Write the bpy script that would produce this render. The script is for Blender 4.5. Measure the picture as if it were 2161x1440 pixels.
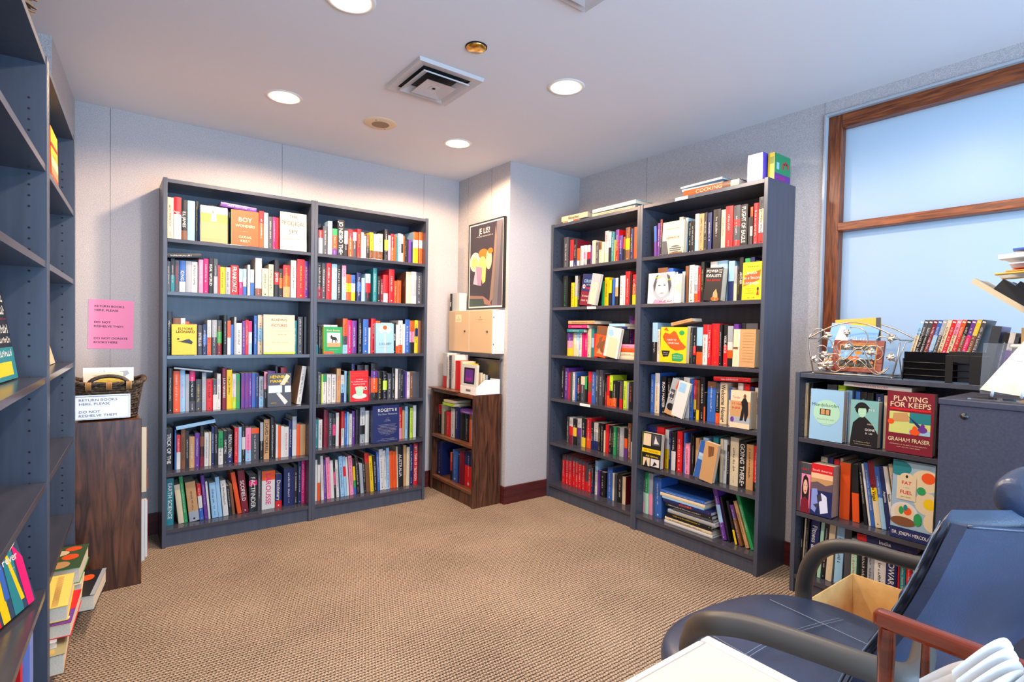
import bpy, math, random
from mathutils import Matrix, Vector
S = bpy.context.scene
for o in list(bpy.data.objects): bpy.data.objects.remove(o, do_unlink=True)
COL = S.collection
PI = math.pi
# ------------------------------------------------------------------ camera
YAW, PITCH, ROLL, CH = 0.6434, -0.0230, 0.0189, 1.2195
F_ = Vector((math.sin(YAW)*math.cos(PITCH), math.cos(YAW)*math.cos(PITCH), math.sin(PITCH)))
R_ = Vector((math.cos(YAW), -math.sin(YAW), 0)); U_ = R_.cross(F_)
R2 = R_*math.cos(ROLL)+U_*math.sin(ROLL); U2 = U_*math.cos(ROLL)-R_*math.sin(ROLL)
cam = bpy.data.cameras.new('camera'); co = bpy.data.objects.new('camera', cam); COL.objects.link(co)
cam.sensor_width = 36; cam.lens = 36*1144.14/2161; cam.shift_y = 8.0/2161; cam.clip_start = .02
co.matrix_world = Matrix(((R2.x, U2.x, -F_.x, 0), (R2.y, U2.y, -F_.y, 0), (R2.z, U2.z, -F_.z, CH), (0, 0, 0, 1)))
S.camera = co
# ------------------------------------------------------------------ view, world, lights
S.view_settings.view_transform = 'Standard'; S.view_settings.look = 'None'
S.view_settings.gamma = 1; S.view_settings.use_curve_mapping = False
S.view_settings.exposure = 0.15
W = bpy.data.worlds.new('daylight'); S.world = W; W.use_nodes = True
W.node_tree.nodes['Background'].inputs[0].default_value = (0.44, 0.69, 1.0, 1)
W.node_tree.nodes['Background'].inputs[1].default_value = 1.7
CEIL = 2.417
def light(name, kind, loc, power, color, rot=(0, 0, 0), **kw):
    l = bpy.data.lights.new(name, kind); l.energy = power; l.color = color
    for k, v in kw.items(): setattr(l, k, v)
    o = bpy.data.objects.new(name, l); COL.objects.link(o); o.location = loc; o.rotation_euler = rot
    return o
LAMPS = [(0.739, 2.994), (1.79, 1.988), (1.794, 3.01), (0.711, 1.965), (1.79, .95), (.72, .95)]
for i, (x, y) in enumerate(LAMPS):
    light('downlight_glow', 'SPOT', (x, y, CEIL-.035), 66 if i < 4 else 42, (1, .67, .42) if i in (0, 2) else (1, .82, .66), spot_size=math.radians(166), spot_blend=.28, shadow_soft_size=.045)
# daylight from the windows of the room behind the camera
light('daylight_window', 'AREA', (.9, -2.3, 1.0), 165, (.46, .70, 1.0), (math.radians(116), 0, 0), shape='RECTANGLE', size=3.4, size_y=1.6)
# the daylit room behind the frosted glass
light('daylight_next_room', 'AREA', (3.75, -.1, 1.75), 36, (.74, .85, 1.0), (0, math.radians(90), 0), shape='RECTANGLE', size=1.6, size_y=3.2)

# ------------------------------------------------------------------ materials
def lin(c): return tuple(((v/255+.055)/1.055)**2.4 if v > 10 else v/255/12.92 for v in c)
MATS = {}
def mat(name, rgb, rough=.5, metal=0, spec=.5, emit=0, alpha=None, coat=0):
    if name in MATS: return MATS[name]
    m = bpy.data.materials.new(name); m.use_nodes = True
    b = m.node_tree.nodes['Principled BSDF']; c = lin(rgb)
    b.inputs['Base Color'].default_value = (*c, 1); b.inputs['Roughness'].default_value = rough
    b.inputs['Metallic'].default_value = metal; b.inputs['Specular IOR Level'].default_value = spec
    if coat: b.inputs['Coat Weight'].default_value = coat; b.inputs['Coat Roughness'].default_value = .15
    if emit: b.inputs['Emission Color'].default_value = (*c, 1); b.inputs['Emission Strength'].default_value = emit
    MATS[name] = m; return m
def nodes(m):
    nt = m.node_tree; return nt, nt.nodes, nt.links, nt.nodes['Principled BSDF']
def mix_noise(name, c1, c2, scale, rough=.6, stretch=(1, 1, 1), detail=6, lo=.35, hi=.65, bump=0, spec=.4, bscale=None, dist=0, metal=0):
    if name in MATS: return MATS[name]
    m = mat(name, c1, rough, metal, spec); nt, N, L, b = nodes(m)
    tc = N.new('ShaderNodeTexCoord'); mp = N.new('ShaderNodeMapping'); mp.inputs['Scale'].default_value = stretch
    L.new(tc.outputs['Object'], mp.inputs[0])
    n = N.new('ShaderNodeTexNoise'); n.inputs['Scale'].default_value = scale; n.inputs['Detail'].default_value = detail; n.inputs['Distortion'].default_value = dist
    L.new(mp.outputs[0], n.inputs['Vector'])
    r = N.new('ShaderNodeValToRGB'); r.color_ramp.elements[0].position = lo; r.color_ramp.elements[1].position = hi
    r.color_ramp.elements[0].color = (*lin(c1), 1); r.color_ramp.elements[1].color = (*lin(c2), 1)
    L.new(n.outputs['Fac'], r.inputs[0]); L.new(r.outputs[0], b.inputs['Base Color'])
    if bump:
        bp = N.new('ShaderNodeBump'); bp.inputs['Strength'].default_value = bump; bp.inputs['Distance'].default_value = .002
        if bscale:
            n2 = N.new('ShaderNodeTexNoise'); n2.inputs['Scale'].default_value = bscale; L.new(tc.outputs['Object'], n2.inputs['Vector']); L.new(n2.outputs['Fac'], bp.inputs['Height'])
        else: L.new(n.outputs['Fac'], bp.inputs['Height'])
        L.new(bp.outputs[0], b.inputs['Normal'])
    return m
M_WALL = mix_noise('woven_wallcovering', (172, 168, 170), (202, 198, 198), 300, .85, detail=4, lo=.38, hi=.62, bump=.25, spec=.15)
M_CEIL = mat('ceiling_paint', (226, 225, 228), .85, spec=.1)
M_CASE = mix_noise('slate_laminate', (64, 70, 84), (72, 79, 94), 40, .34, (1, 1, .08), spec=.5, bump=.02)
M_HOLE = mat('peg_hole', (14, 15, 18), .8)
M_PIN = mat('shelf_pin', (190, 190, 192), .3, 1)
M_WOOD = mix_noise('walnut_laminate', (46, 26, 20), (108, 66, 44), 9, .33, (3.0, 3.0, .35), detail=8, lo=.36, hi=.68, dist=1.6, spec=.5)
M_WOODX = mix_noise('walnut_laminate_top', (84, 50, 34), (140, 92, 62), 9, .3, (.6, 5, 5), detail=8, lo=.3, hi=.7, dist=1.2)
M_BASE = mix_noise('mahogany_baseboard', (70, 26, 28), (92, 38, 36), 14, .4, (.5, .5, 6), spec=.4)
M_FRAME = mix_noise('red_brown_window_wood', (84, 40, 22), (140, 74, 38), 12, .32, (8, 8, .6), detail=6, dist=.8)
M_FRAMEH = mix_noise('red_brown_rail_wood', (96, 46, 24), (158, 86, 44), 12, .32, (8, .6, 8), detail=6, dist=.8)
M_RACK = mix_noise('cherry_wood', (84, 30, 14), (124, 50, 24), 10, .14, (4, .6, 4), dist=.6)
M_BEAD = mat('grey_trim_bead', (176, 184, 192), .4)
M_PAGE = mix_noise('book_pages', (206, 194, 170), (220, 210, 190), 300, .8, (1, 1, 1), detail=2)
M_WHITE = mat('white_paper', (240, 238, 234), .7, spec=.2)
M_METAL = mat('brushed_metal', (176, 178, 182), .32, 1)
M_DARKMETAL = mat('black_metal', (18, 18, 20), .35, spec=.6)
M_WIRE = mat('pewter_wire', (190, 180, 168), .3, .9)
M_BRASS = mat('brass', (224, 176, 88), .18, 1)
M_BOX = mat('beige_enamel', (214, 182, 144), .45)
M_CARD = mix_noise('corrugated_cardboard', (206, 160, 96), (222, 178, 112), 18, .8, (1, 1, 1), spec=.15)
M_LEATHER = mix_noise('navy_leather', (38, 50, 74), (50, 64, 92), 7, .36, detail=5, bump=.18, bscale=260, spec=.75)
M_ARM = mat('bronze_grey_polyurethane', (78, 72, 66), .42, spec=.4)
M_STITCH = mat('pale_stitching', (128, 142, 156), .6)
M_WICK = mix_noise('dark_wicker', (34, 26, 22), (92, 74, 58), 60, .5, detail=4, spec=.4)
M_WICKT = mat('tan_wicker', (186, 138, 84), .5)
M_WWICK = mat('white_wicker', (224, 218, 206), .6)
M_TABLE = mix_noise('cream_table_laminate', (204, 196, 184), (210, 203, 192), 4, .32, spec=.5)
M_EDGE = mat('table_edge_band', (206, 200, 194), .4)
M_FILE = mix_noise('dark_cabinet_steel', (58, 60, 74), (66, 68, 82), 120, .42, spec=.4, bump=.05)
M_CLEAR = mat('clear_acrylic', (235, 238, 240), .05)
MATS['clear_acrylic'].node_tree.nodes['Principled BSDF'].inputs['Transmission Weight'].default_value = .95
# book palette
PAL = dict(K=('black', 26, 26, 30), W=('white', 210, 208, 204), R=('red', 206, 26, 34), O=('orange', 224, 82, 24), Y=('yellow', 226, 190, 16),
 G=('green', 38, 148, 84), B=('blue', 48, 96, 176), N=('navy', 26, 38, 92), T=('teal', 34, 122, 132), P=('pink', 232, 138, 170), V=('purple', 98, 50, 140),
 C=('cream', 214, 197, 164), S=('grey', 158, 164, 172), D=('charcoal', 68, 70, 78), M=('maroon', 118, 24, 44), L=('pale-blue', 146, 190, 222),
 U=('brown', 120, 76, 48), E=('tan', 190, 146, 98), A=('lime', 182, 214, 50), H=('magenta', 218, 26, 106), Q=('mint', 168, 214, 186))
def pm(k):
    k = k.upper(); n, r, g, b = PAL[k]
    return mat('book_'+n.replace('-', '_'), (r, g, b), .38, spec=.45)
def ink(k):
    k = k.upper(); n, r, g, b = PAL[k]
    return mat('ink_'+n.replace('-', '_'), (r, g, b), .5, spec=.3)

# ------------------------------------------------------------------ mesh builder
class MB:
    def __init__(s): s.v = []; s.f = []; s.m = []; s.sm = []; s.mats = []; s.M = None
    def mi(s, m):
        if m not in s.mats: s.mats.append(m)
        return s.mats.index(m)
    def add(s, vs, fs, m, smooth=False):
        b = len(s.v)
        if s.M is not None: vs = [s.M @ Vector(p) for p in vs]
        s.v += [tuple(p) for p in vs]; k = s.mi(m)
        for f in fs: s.f.append([b+i for i in f]); s.m.append(k); s.sm.append(smooth)
    def box(s, a, b, m, skip=''):
        x0, y0, z0 = a; x1, y1, z1 = b
        vs = [(x0, y0, z0), (x1, y0, z0), (x1, y1, z0), (x0, y1, z0), (x0, y0, z1), (x1, y0, z1), (x1, y1, z1), (x0, y1, z1)]
        s.add(vs, [(0, 3, 2, 1), (4, 5, 6, 7), (0, 1, 5, 4), (1, 2, 6, 5), (2, 3, 7, 6), (3, 0, 4, 7)], m)
    def poly(s, pts, m): s.add(pts, [tuple(range(len(pts)))], m)
    def tube(s, path, r, m, seg=8, closed=False, flat=None):
        P = [Vector(p) for p in path]; n = len(P); vs = []; up = Vector((0, 0, 1)); prev = None
        for i, p in enumerate(P):
            t = (P[(i+1) % n]-P[i-1]) if closed else (P[min(i+1, n-1)]-P[max(i-1, 0)])
            t.normalize()
            a = prev if prev is not None else (up if abs(t.z) < .95 else Vector((1, 0, 0)))
            x = (a-t*a.dot(t))
            if x.length < 1e-6: x = t.orthogonal()
            x.normalize(); y = t.cross(x); prev = x
            rr = r(i/(n-1)) if callable(r) else r
            for k in range(seg):
                an = 2*PI*k/seg; fx, fy = (flat or (1, 1))
                vs.append(p+x*math.cos(an)*rr*fx+y*math.sin(an)*rr*fy)
        fs = []
        for i in range(n if closed else n-1):
            j = (i+1) % n
            for k in range(seg): fs.append((i*seg+k, i*seg+(k+1) % seg, j*seg+(k+1) % seg, j*seg+k))
        if not closed: fs += [tuple(range(seg))[::-1], tuple((n-1)*seg+k for k in range(seg))]
        s.add(vs, fs, m, True)
    def lathe(s, prof, m, seg=32, c=(0, 0, 0)):
        vs = []; n = len(prof)
        for r, z in prof:
            for k in range(seg): a = 2*PI*k/seg; vs.append((c[0]+r*math.cos(a), c[1]+r*math.sin(a), c[2]+z))
        fs = [(i*seg+k, i*seg+(k+1) % seg, (i+1)*seg+(k+1) % seg, (i+1)*seg+k) for i in range(n-1) for k in range(seg)]
        s.add(vs, fs, m, True)
    def grid(s, fn, nu, nv, m, smooth=True, closed=False):
        vs = [fn(i/(nu-1), j/(nv-1)) for j in range(nv) for i in range(nu)]
        s.add(vs, [(j*nu+i, j*nu+i+1, (j+1)*nu+i+1, (j+1)*nu+i) for j in range(nv-1) for i in range(nu-1)], m, smooth)
    def text(s, st, o, right, up, h, maxw, m, align='c', bold=False, fit=False, extr=None):
        o = Vector(o); right = Vector(right); up = Vector(up)
        G = GL[1 if bold else 0]; w = sum(G.get(c, G['E'])[2] for c in st)
        if w <= 0: return
        sy = h/.73; sx = sy
        if w*sx > maxw: sx = maxw/w
        if fit: sx = maxw/w
        if sx < sy*.45: sy = sx/.45
        x = {'c': -w*sx/2, 'l': 0, 'r': -w*sx}[align]
        for c in st:
            vs, fs, ad = G.get(c, G['E'])
            if vs: s.add([o+right*(x+p[0]*sx)+up*(p[1]*sy-sy*.365) for p in vs], fs, m)
            x += ad*sx
    def squig(s, o, right, up, h, w, m, rnd):
        # small print too fine to read: a row of letter-sized marks
        o = Vector(o); right = Vector(right); up = Vector(up); x = -w/2
        while x < w/2-h*.3:
            cw = h*rnd.uniform(.32, .62)
            if rnd.random() < .13: x += h*.5; continue
            st = h*.2; a = rnd.randrange(3); hh = h*rnd.uniform(.55, 1)
            def q(x0, y0, x1, y1): s.add([o+right*x0+up*y0, o+right*x1+up*y0, o+right*x1+up*y1, o+right*x0+up*y1], [(0, 1, 2, 3)], m)
            q(x, -h/2, x+st, -h/2+hh)
            if a == 0: q(x, -h*.1, x+cw, h*.1)
            elif a == 1: q(x+st, -h/2, x+cw, -h/2+st)
            x += cw+h*.18
    def obj(s, name, parent=None, bevel=0, world=None, auto=False, seg=2):
        me = bpy.data.meshes.new(name); me.from_pydata(s.v, [], s.f)
        for m in s.mats: me.materials.append(m)
        me.polygons.foreach_set('material_index', s.m); me.polygons.foreach_set('use_smooth', s.sm); me.update()
        o = bpy.data.objects.new(name, me); COL.objects.link(o)
        if parent: o.parent = parent
        if world is not None: o.matrix_world = world
        if bevel:
            b = o.modifiers.new('edge', 'BEVEL'); b.width = bevel; b.segments = seg; b.limit_method = 'ANGLE'; b.angle_limit = .6
        return o
def root(name, label, cat, M=None, group=None):
    o = bpy.data.objects.new(name, None); COL.objects.link(o); o.empty_display_size = .05
    if M is not None: o.matrix_world = M if isinstance(M, Matrix) else Matrix.Translation(M)
    return tag(o, label, cat, group)
def tag(o, label, cat, group=None):
    o['label'] = label; o['category'] = cat
    if group: o['group'] = group
    return o
def struct(o, label=None):
    o['kind'] = 'structure'
    if label: o['label'] = label
    return o
# letters taken once from the built-in font
def glyphs():
    out = []; chars = "ABCDEFGHIJKLMNOPQRSTUVWXYZabcdefghijklmnopqrstuvwxyz0123456789.,!&'-:•"
    for off in (0, .013):
        G = {' ': ([], [], .3)}; obs = []
        for c in chars:
            for st in (c, c+c):
                cu = bpy.data.curves.new('g', 'FONT'); cu.body = st; cu.offset = 0 if c == 'M' else off; cu.resolution_u = 3
                o = bpy.data.objects.new('g', cu); COL.objects.link(o); obs.append((c, st, o))
        bpy.context.view_layer.update(); dg = bpy.context.evaluated_depsgraph_get(); tmp = {}
        for c, st, o in obs:
            me = bpy.data.meshes.new_from_object(o.evaluated_get(dg))
            tmp[st] = ([tuple(v.co[:2]) for v in me.vertices], [tuple(p.vertices) for p in me.polygons]); bpy.data.meshes.remove(me)
        for c in chars:
            v1, f1 = tmp[c]; v2, f2 = tmp[c+c]
            if not v1: continue
            ad = max(p[0] for p in v2)-max(p[0] for p in v1)
            x0 = min(p[0] for p in v1); side = (ad-(max(p[0] for p in v1)-x0))/2
            G[c] = ([(p[0]-x0+side, p[1]) for p in v1], f1, ad)
        out.append(G)
        for c, st, o in obs:
            cu = o.data; bpy.data.objects.remove(o, do_unlink=True); bpy.data.curves.remove(cu)
    return out
GL = glyphs()
# ------------------------------------------------------------------ the room
YB = 3.763; XR = 2.928; XC = 2.262; YC = 3.073
# left wall is a few degrees off square: A (far corner) -> B (jog)
LA = (-.134, YB); LB_ = (-.181, 2.995); LC = (-.435, 2.995); LD = (-.68, -2.5)
def carpet():
    m = mat('looped_carpet', (176, 140, 106), .95, spec=.1); nt, N, L, b = nodes(m)
    tc = N.new('ShaderNodeTexCoord'); sp = N.new('ShaderNodeSeparateXYZ'); L.new(tc.outputs['Object'], sp.inputs[0])
    def M(op, a, bb=None):
        n = N.new('ShaderNodeMath'); n.operation = op
        for i, q in enumerate((a, bb)):
            if q is None: continue
            if isinstance(q, (int, float)): n.inputs[i].default_value = q
            else: L.new(q, n.inputs[i])
        return n.outputs[0]
    ns = N.new('ShaderNodeTexNoise'); ns.inputs['Scale'].default_value = 45; L.new(tc.outputs['Object'], ns.inputs['Vector'])
    wob = M('MULTIPLY', ns.outputs['Fac'], 2.2)
    ry = M('ABSOLUTE', M('SINE', M('ADD', M('MULTIPLY', sp.outputs['Y'], PI/.0155), wob)))
    rx = M('ABSOLUTE', M('SINE', M('ADD', M('ADD', M('MULTIPLY', sp.outputs['X'], PI/.0125), M('MULTIPLY', M('FLOOR', M('DIVIDE', sp.outputs['Y'], .0155)), 1.57)), wob)))
    hgt = M('MULTIPLY', M('POWER', ry, .5), M('ADD', .45, M('MULTIPLY', rx, .55)))
    n2 = N.new('ShaderNodeTexNoise'); n2.inputs['Scale'].default_value = 190; n2.inputs['Detail'].default_value = 3; L.new(tc.outputs['Object'], n2.inputs['Vector'])
    n3 = N.new('ShaderNodeTexNoise'); n3.inputs['Scale'].default_value = 2.2; n3.inputs['Detail'].default_value = 3; L.new(tc.outputs['Object'], n3.inputs['Vector'])
    fac = M('ADD', M('MULTIPLY', hgt, .8), M('MULTIPLY', M('SUBTRACT', n2.outputs['Fac'], .5), .9))
    fac = M('ADD', fac, M('MULTIPLY', M('SUBTRACT', n3.outputs['Fac'], .5), .28))
    r = N.new('ShaderNodeValToRGB'); e = r.color_ramp.elements
    e[0].position = .18; e[0].color = (*lin((54, 42, 36)), 1); e[1].position = .95; e[1].color = (*lin((210, 188, 162)), 1)
    q = e.new(.55); q.color = (*lin((160, 139, 119)), 1)
    L.new(fac, r.inputs[0]); L.new(r.outputs[0], b.inputs['Base Color'])
    bp = N.new('ShaderNodeBump'); bp.inputs['Strength'].default_value = .8; bp.inputs['Distance'].default_value = .004
    L.new(hgt, bp.inputs['Height']); L.new(bp.outputs[0], b.inputs['Normal'])
    return m
M_CARPET = carpet()
b = MB(); b.box((-1.0, -2.6, -.1), (3.3, 3.95, 0), M_CARPET); struct(b.obj('floor'), 'beige and brown ribbed loop carpet')
b = MB(); b.box((-1.0, -2.6, CEIL), (3.3, 3.95, CEIL+.1), M_CEIL); struct(b.obj('ceiling'), 'smooth pale ceiling')
def seam(b, p, q, t=.0012):
    b.tube([p, q], t, M_SEAM, 4)
M_SEAM = mat('wallcovering_seam', (150, 146, 148), .8)
def wallslab(name, x0, y0, x1, y1, th, label):
    # vertical slab from (x0,y0) to (x1,y1); the room is on its right-hand side
    d = Vector((x1-x0, y1-y0, 0)); n = Vector((-d.y, d.x, 0)).normalized()*th; b = MB()
    a = Vector((x0, y0, 0)); c = Vector((x1, y1, 0)); U = Vector((0, 0, CEIL))
    b.add([a, c, c+n, a+n, a+U, c+U, c+n+U, a+n+U], [(0, 1, 2, 3), (4, 7, 6, 5), (0, 4, 5, 1), (1, 5, 6, 2), (2, 6, 7, 3), (3, 7, 4, 0)], M_WALL)
    return b
b = wallslab('w', LA[0], LA[1], XC, YB, .12, '')
for x in (.02, .92, 1.95): seam(b, (x, YB-.0005, 0), (x, YB-.0005, CEIL))
struct(b.obj('wall_back'), 'back wall in pale woven wallcovering')
b = MB()
b.box((XC, YC, 0), (XR+.2, YB+.12, CEIL), M_WALL)
for y in (3.62, 3.30): seam(b, (XC-.0005, y, 0), (XC-.0005, y, CEIL))
struct(b.obj('wall_corner_column'), 'square corner column in pale woven wallcovering')
b = wallslab('w', LB_[0], LB_[1], LA[0], LA[1], .12, ''); struct(b.obj('wall_left_far'), 'left wall near the back corner')
b = wallslab('w', LD[0], LD[1], LC[0], LC[1], .12, ''); b.box((LC[0]-.12, 2.995, 0), (LB_[0]-.0, 3.06, CEIL), M_WALL); struct(b.obj('wall_left'), 'left wall behind the tall empty bookcases')
# right wall with the big opening (glass from y 1.28 towards the camera)
WY1 = 1.285; WY0 = -1.6; WZ0 = .95; WZ1 = 2.352
b = MB()
b.box((XR, WY1, 0), (XR+.2, YC+.0, CEIL), M_WALL); b.box((XR, WY0, WZ1), (XR+.2, WY1, CEIL), M_WALL)
b.box((XR, WY0, 0), (XR+.2, WY1, WZ0), M_WALL); b.box((XR, -2.6, 0), (XR+.2, WY0, CEIL), M_WALL)
for y in (2.42, 1.287): seam(b, (XR-.0005, y, 0 if y > 2 else 2.35), (XR-.0005, y, CEIL))
struct(b.obj('wall_right'), 'right wall with a wide interior window')
# baseboards
def base(name, x0, y0, x1, y1, th=.012, h=.125):
    d = Vector((x1-x0, y1-y0, 0)); n = Vector((d.y, -d.x, 0)).normalized()*th; b = MB()
    a = Vector((x0, y0, 0)); c = Vector((x1, y1, 0)); U = Vector((0, 0, h))
    b.add([a, c, c+n, a+n, a+U, c+U, c+n+U, a+n+U], [(0, 1, 2, 3), (4, 7, 6, 5), (0, 4, 5, 1), (1, 5, 6, 2), (2, 6, 7, 3), (3, 7, 4, 0)], M_BASE)
    return struct(b.obj(name, bevel=.001), 'dark red-brown baseboard')
base('baseboard_back', LA[0], YB, XC-.012, YB); base('baseboard_column_side', XC, YB-.012, XC, YC-.012)
base('baseboard_column_front', XC, YC, XR-.012, YC); base('baseboard_right', XR, YC-.012, XR, -2.5)
base('baseboard_left', LB_[0], LB_[1], LA[0], LA[1]-.012)
# window: wooden frame, rail, frosted panes
fr = root('window_1', 'interior window with red-brown wood frame and frosted glass above the low bookcase', 'window', (XR, WY1, WZ0)); fr['kind'] = 'structure'
del fr['category']
O = Vector((-XR, -WY1, -WZ0))
def part(b, name, par, off=O, **k):
    b.v = [tuple(Vector(p)+off) for p in b.v]; return b.obj(name, par, **k)
b = MB(); b.box((XR-.012, WY1-.012, WZ0), (XR+.10, WY1-.001, WZ1-.001), M_BEAD); b.box((XR-.012, WY0, WZ1-.012), (XR+.10, WY1-.012, WZ1-.001), M_BEAD)
part(b, 'trim_bead', fr, bevel=.001)
b = MB(); b.box((XR+.012, WY1-.075, WZ0), (XR+.09, WY1-.012, WZ1-.012), M_FRAME); part(b, 'frame_jamb', fr, bevel=.003)
b = MB(); b.box((XR+.012, WY0, WZ1-.078), (XR+.09, WY1-.075, WZ1-.012), M_FRAMEH); part(b, 'frame_head', fr, bevel=.003)
b = MB(); b.box((XR+.0, WY0, 1.757), (XR+.09, WY1-.072, 1.797), M_FRAMEH); part(b, 'middle_rail', fr, bevel=.004)
b = MB(); b.box((XR+.012, WY0, WZ0), (XR+.09, WY1-.075, WZ0+.06), M_FRAMEH); part(b, 'frame_sill', fr, bevel=.003)
MG = mat('frosted_glass', (186, 200, 212), .35, spec=.4); nt, N, L, bs = nodes(MG)
tl = N.new('ShaderNodeBsdfTranslucent'); tl.inputs[0].default_value = (*lin((204, 216, 226)), 1)
mx = N.new('ShaderNodeMixShader'); mx.inputs[0].default_value = .5
L.new(bs.outputs[0], mx.inputs[1]); L.new(tl.outputs[0], mx.inputs[2]); L.new(mx.outputs[0], N['Material Output'].inputs['Surface'])
for z0, z1 in ((1.797, WZ1-.078), (WZ0+.06, 1.757)):
    b = MB(); b.box((XR+.062, WY0, z0), (XR+.068, WY1-.075, z1), MG); part(b, 'frosted_pane', fr)

# ------------------------------------------------------------------ ceiling fittings
M_TRIM = mat('white_trim_ring', (232, 228, 222), .45)
M_LAMP = mat('lamp_lens', (255, 236, 208), .4, emit=25)
where = ['nearest the back wall on the left', 'nearest the window wall', 'in front of the corner column', 'at the top edge of the photo on the left', 'over the desk chair', 'above the camera']
for i, (x, y) in enumerate(LAMPS):
    r = root('ceiling_downlight', 'round recessed warm downlight '+where[i], 'ceiling light', (x, y, CEIL), 'recessed ceiling downlights')
    b = MB(); b.lathe([(.066, -.001), (.066, -.004), (.088, -.004), (.091, 0)], M_TRIM); b.obj('trim_ring', r)
    b = MB(); b.lathe([(.0001, -.012), (.03, -.011), (.055, -.007), (.067, -.0015)], M_LAMP); b.obj('lamp_lens', r)
r = root('air_diffuser', 'square stepped air diffuser in the ceiling with three nested frames', 'air vent', (1.262, 2.350, CEIL))
M_VENT = mat('vent_enamel', (196, 192, 192), .4); M_VDARK = mat('vent_throat', (22, 24, 28), .7)
b = MB(); b.box((-.13, -.15, -.004), (.13, .15, -.0005), M_VDARK); b.obj('throat', r)
def sqring(b, ho, hi, zo, zi, m, a=1.09):
    for k in range(4):
        c = [(-1, -1), (1, -1), (1, 1), (-1, 1)]; p, q = c[k], c[(k+1) % 4]
        b.poly([(p[0]*ho, p[1]*ho*a, zo), (q[0]*ho, q[1]*ho*a, zo), (q[0]*hi, q[1]*hi*a, zi), (p[0]*hi, p[1]*hi*a, zi)], m)
        b.poly([(p[0]*ho, p[1]*ho*a, zo+.002), (q[0]*ho, q[1]*ho*a, zo+.002), (q[0]*hi, q[1]*hi*a, zi+.002), (p[0]*hi, p[1]*hi*a, zi+.002)][::-1], m)
b = MB(); sqring(b, .170, .165, -.0005, -.016, M_VENT); sqring(b, .165, .125, -.016, -.010, M_VENT); b.obj('outer_frame', r)
b = MB(); sqring(b, .118, .080, -.030, -.008, M_VENT); sqring(b, .120, .118, -.026, -.030, M_VENT); b.obj('middle_cone', r)
b = MB(); sqring(b, .078, .020, -.040, -.030, M_VENT); b.box((-.021, -.022, -.0315), (.021, .022, -.0295), M_VENT); b.lathe([(.0001, -.034), (.008, -.034), (.008, -.030)], M_VDARK, 12); b.obj('centre_plate', r)
r = root('air_diffuser', 'square ceiling air diffuser cut off by the top edge of the photo', 'air vent', (1.285, 1.345, CEIL))
b = MB(); sqring(b, .133, .128, -.0005, -.014, M_VENT, 1); sqring(b, .128, .095, -.014, -.008, M_VENT, 1); b.obj('outer_frame', r)
b = MB(); sqring(b, .09, .02, -.026, -.010, M_VENT, 1); b.box((-.021, -.021, -.012), (.021, .021, -.010), M_VENT); b.obj('centre_plate', r)
b = MB(); b.box((-.095, -.095, -.003), (.095, .095, -.0005), M_VDARK); b.obj('throat', r)
r = root('ceiling_speaker', 'round cream ceiling speaker with a brown mesh centre', 'speaker', (1.272, 3.006, CEIL))
b = MB(); b.lathe([(.05, -.010), (.085, -.008), (.092, -.004), (.094, 0)], mat('cream_speaker_ring', (226, 202, 164), .5)); b.obj('bezel', r)
b = MB(); b.lathe([(.0001, -.012), (.05, -.010)], mix_noise('speaker_mesh', (120, 98, 78), (176, 148, 118), 900, .7)); b.obj('grille', r)
b = MB()
for a in (.8, .8+PI): b.lathe([(.0001, -.0115), (.004, -.0095)], M_HOLE, 8, (.068*math.cos(a), .068*math.sin(a), 0))
b.obj('screw', r)
r = root('sprinkler_cover', 'small round brass sprinkler cap on the ceiling', 'sprinkler cover', (1.245, 1.95, CEIL))
b = MB(); b.lathe([(.0001, -.012), (.036, -.011), (.041, -.008), (.042, -.005)], M_BRASS); b.obj('cap', r)
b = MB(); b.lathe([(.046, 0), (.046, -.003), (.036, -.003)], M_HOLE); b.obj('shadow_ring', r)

# ------------------------------------------------------------------ bookcases
def bookcase(label, M, w, h, d, shelves, cat='bookcase', name='bookcase', wood=None, group=None, th=.02, holes=True, plinth=None, topedge=.0):
    """local: x along the front (left to right), y inward, z up; origin at the front left floor corner"""
    m = wood or M_CASE; r = root(name, label, cat, M, group)
    for s in (0, 1):
        b = MB(); x0 = 0 if s == 0 else w-th; b.box((x0, 0, 0), (x0+th, d, h), m)
        if holes:
            xi = x0+th+.0004 if s == 0 else x0-.0004
            for y in (.042, d-.045):
                z = .16
                while z < h-.1:
                    if int(z*1000) % 7 != 3: b.poly([(xi, y+.0035*math.cos(a*PI/4), z+.0035*math.sin(a*PI/4)) for a in (range(8) if s == 0 else range(8, 0, -1))], M_HOLE)
                    z += .032
        b.obj('side_panel', r, bevel=.0012)
    b = MB(); b.box((th, .004, h-.024), (w-th, d-.006, h-.004), wood if wood is None or wood is not M_WOOD else M_WOODX) if wood else b.box((th, .004, h-.024), (w-th, d-.006, h-.004), m)
    b.obj('top_panel', r, bevel=.001)
    b = MB(); b.box((th, d-.006, .02), (w-th, d-.001, h-.004), m); b.obj('back_panel', r)
    b = MB(); b.box((th, .014, 0), (w-th, .028, shelves[0]-th), m); b.obj('plinth', r)
    for k, z in enumerate(shelves):
        b = MB(); b.box((th+.0005, .003, z-th), (w-th-.0005, d-.007, z), (M_WOODX if wood else M_SHELF)); sh = b.obj('shelf', r, bevel=.0008)
    return r
M_SHELF = mix_noise('slate_shelf_laminate', (58, 58, 68), (66, 66, 76), 40, .2, (.1, 1, 1), spec=.6, bump=.02)
def frame(o, a, z=0.0):
    a = Vector((a[0], a[1], 0)).normalized(); bb = Vector((-a.y, a.x, 0))
    return Matrix(((a.x, bb.x, 0, o[0]), (a.y, bb.y, 0, o[1]), (0, 0, 1, z), (0, 0, 0, 1)))
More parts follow.
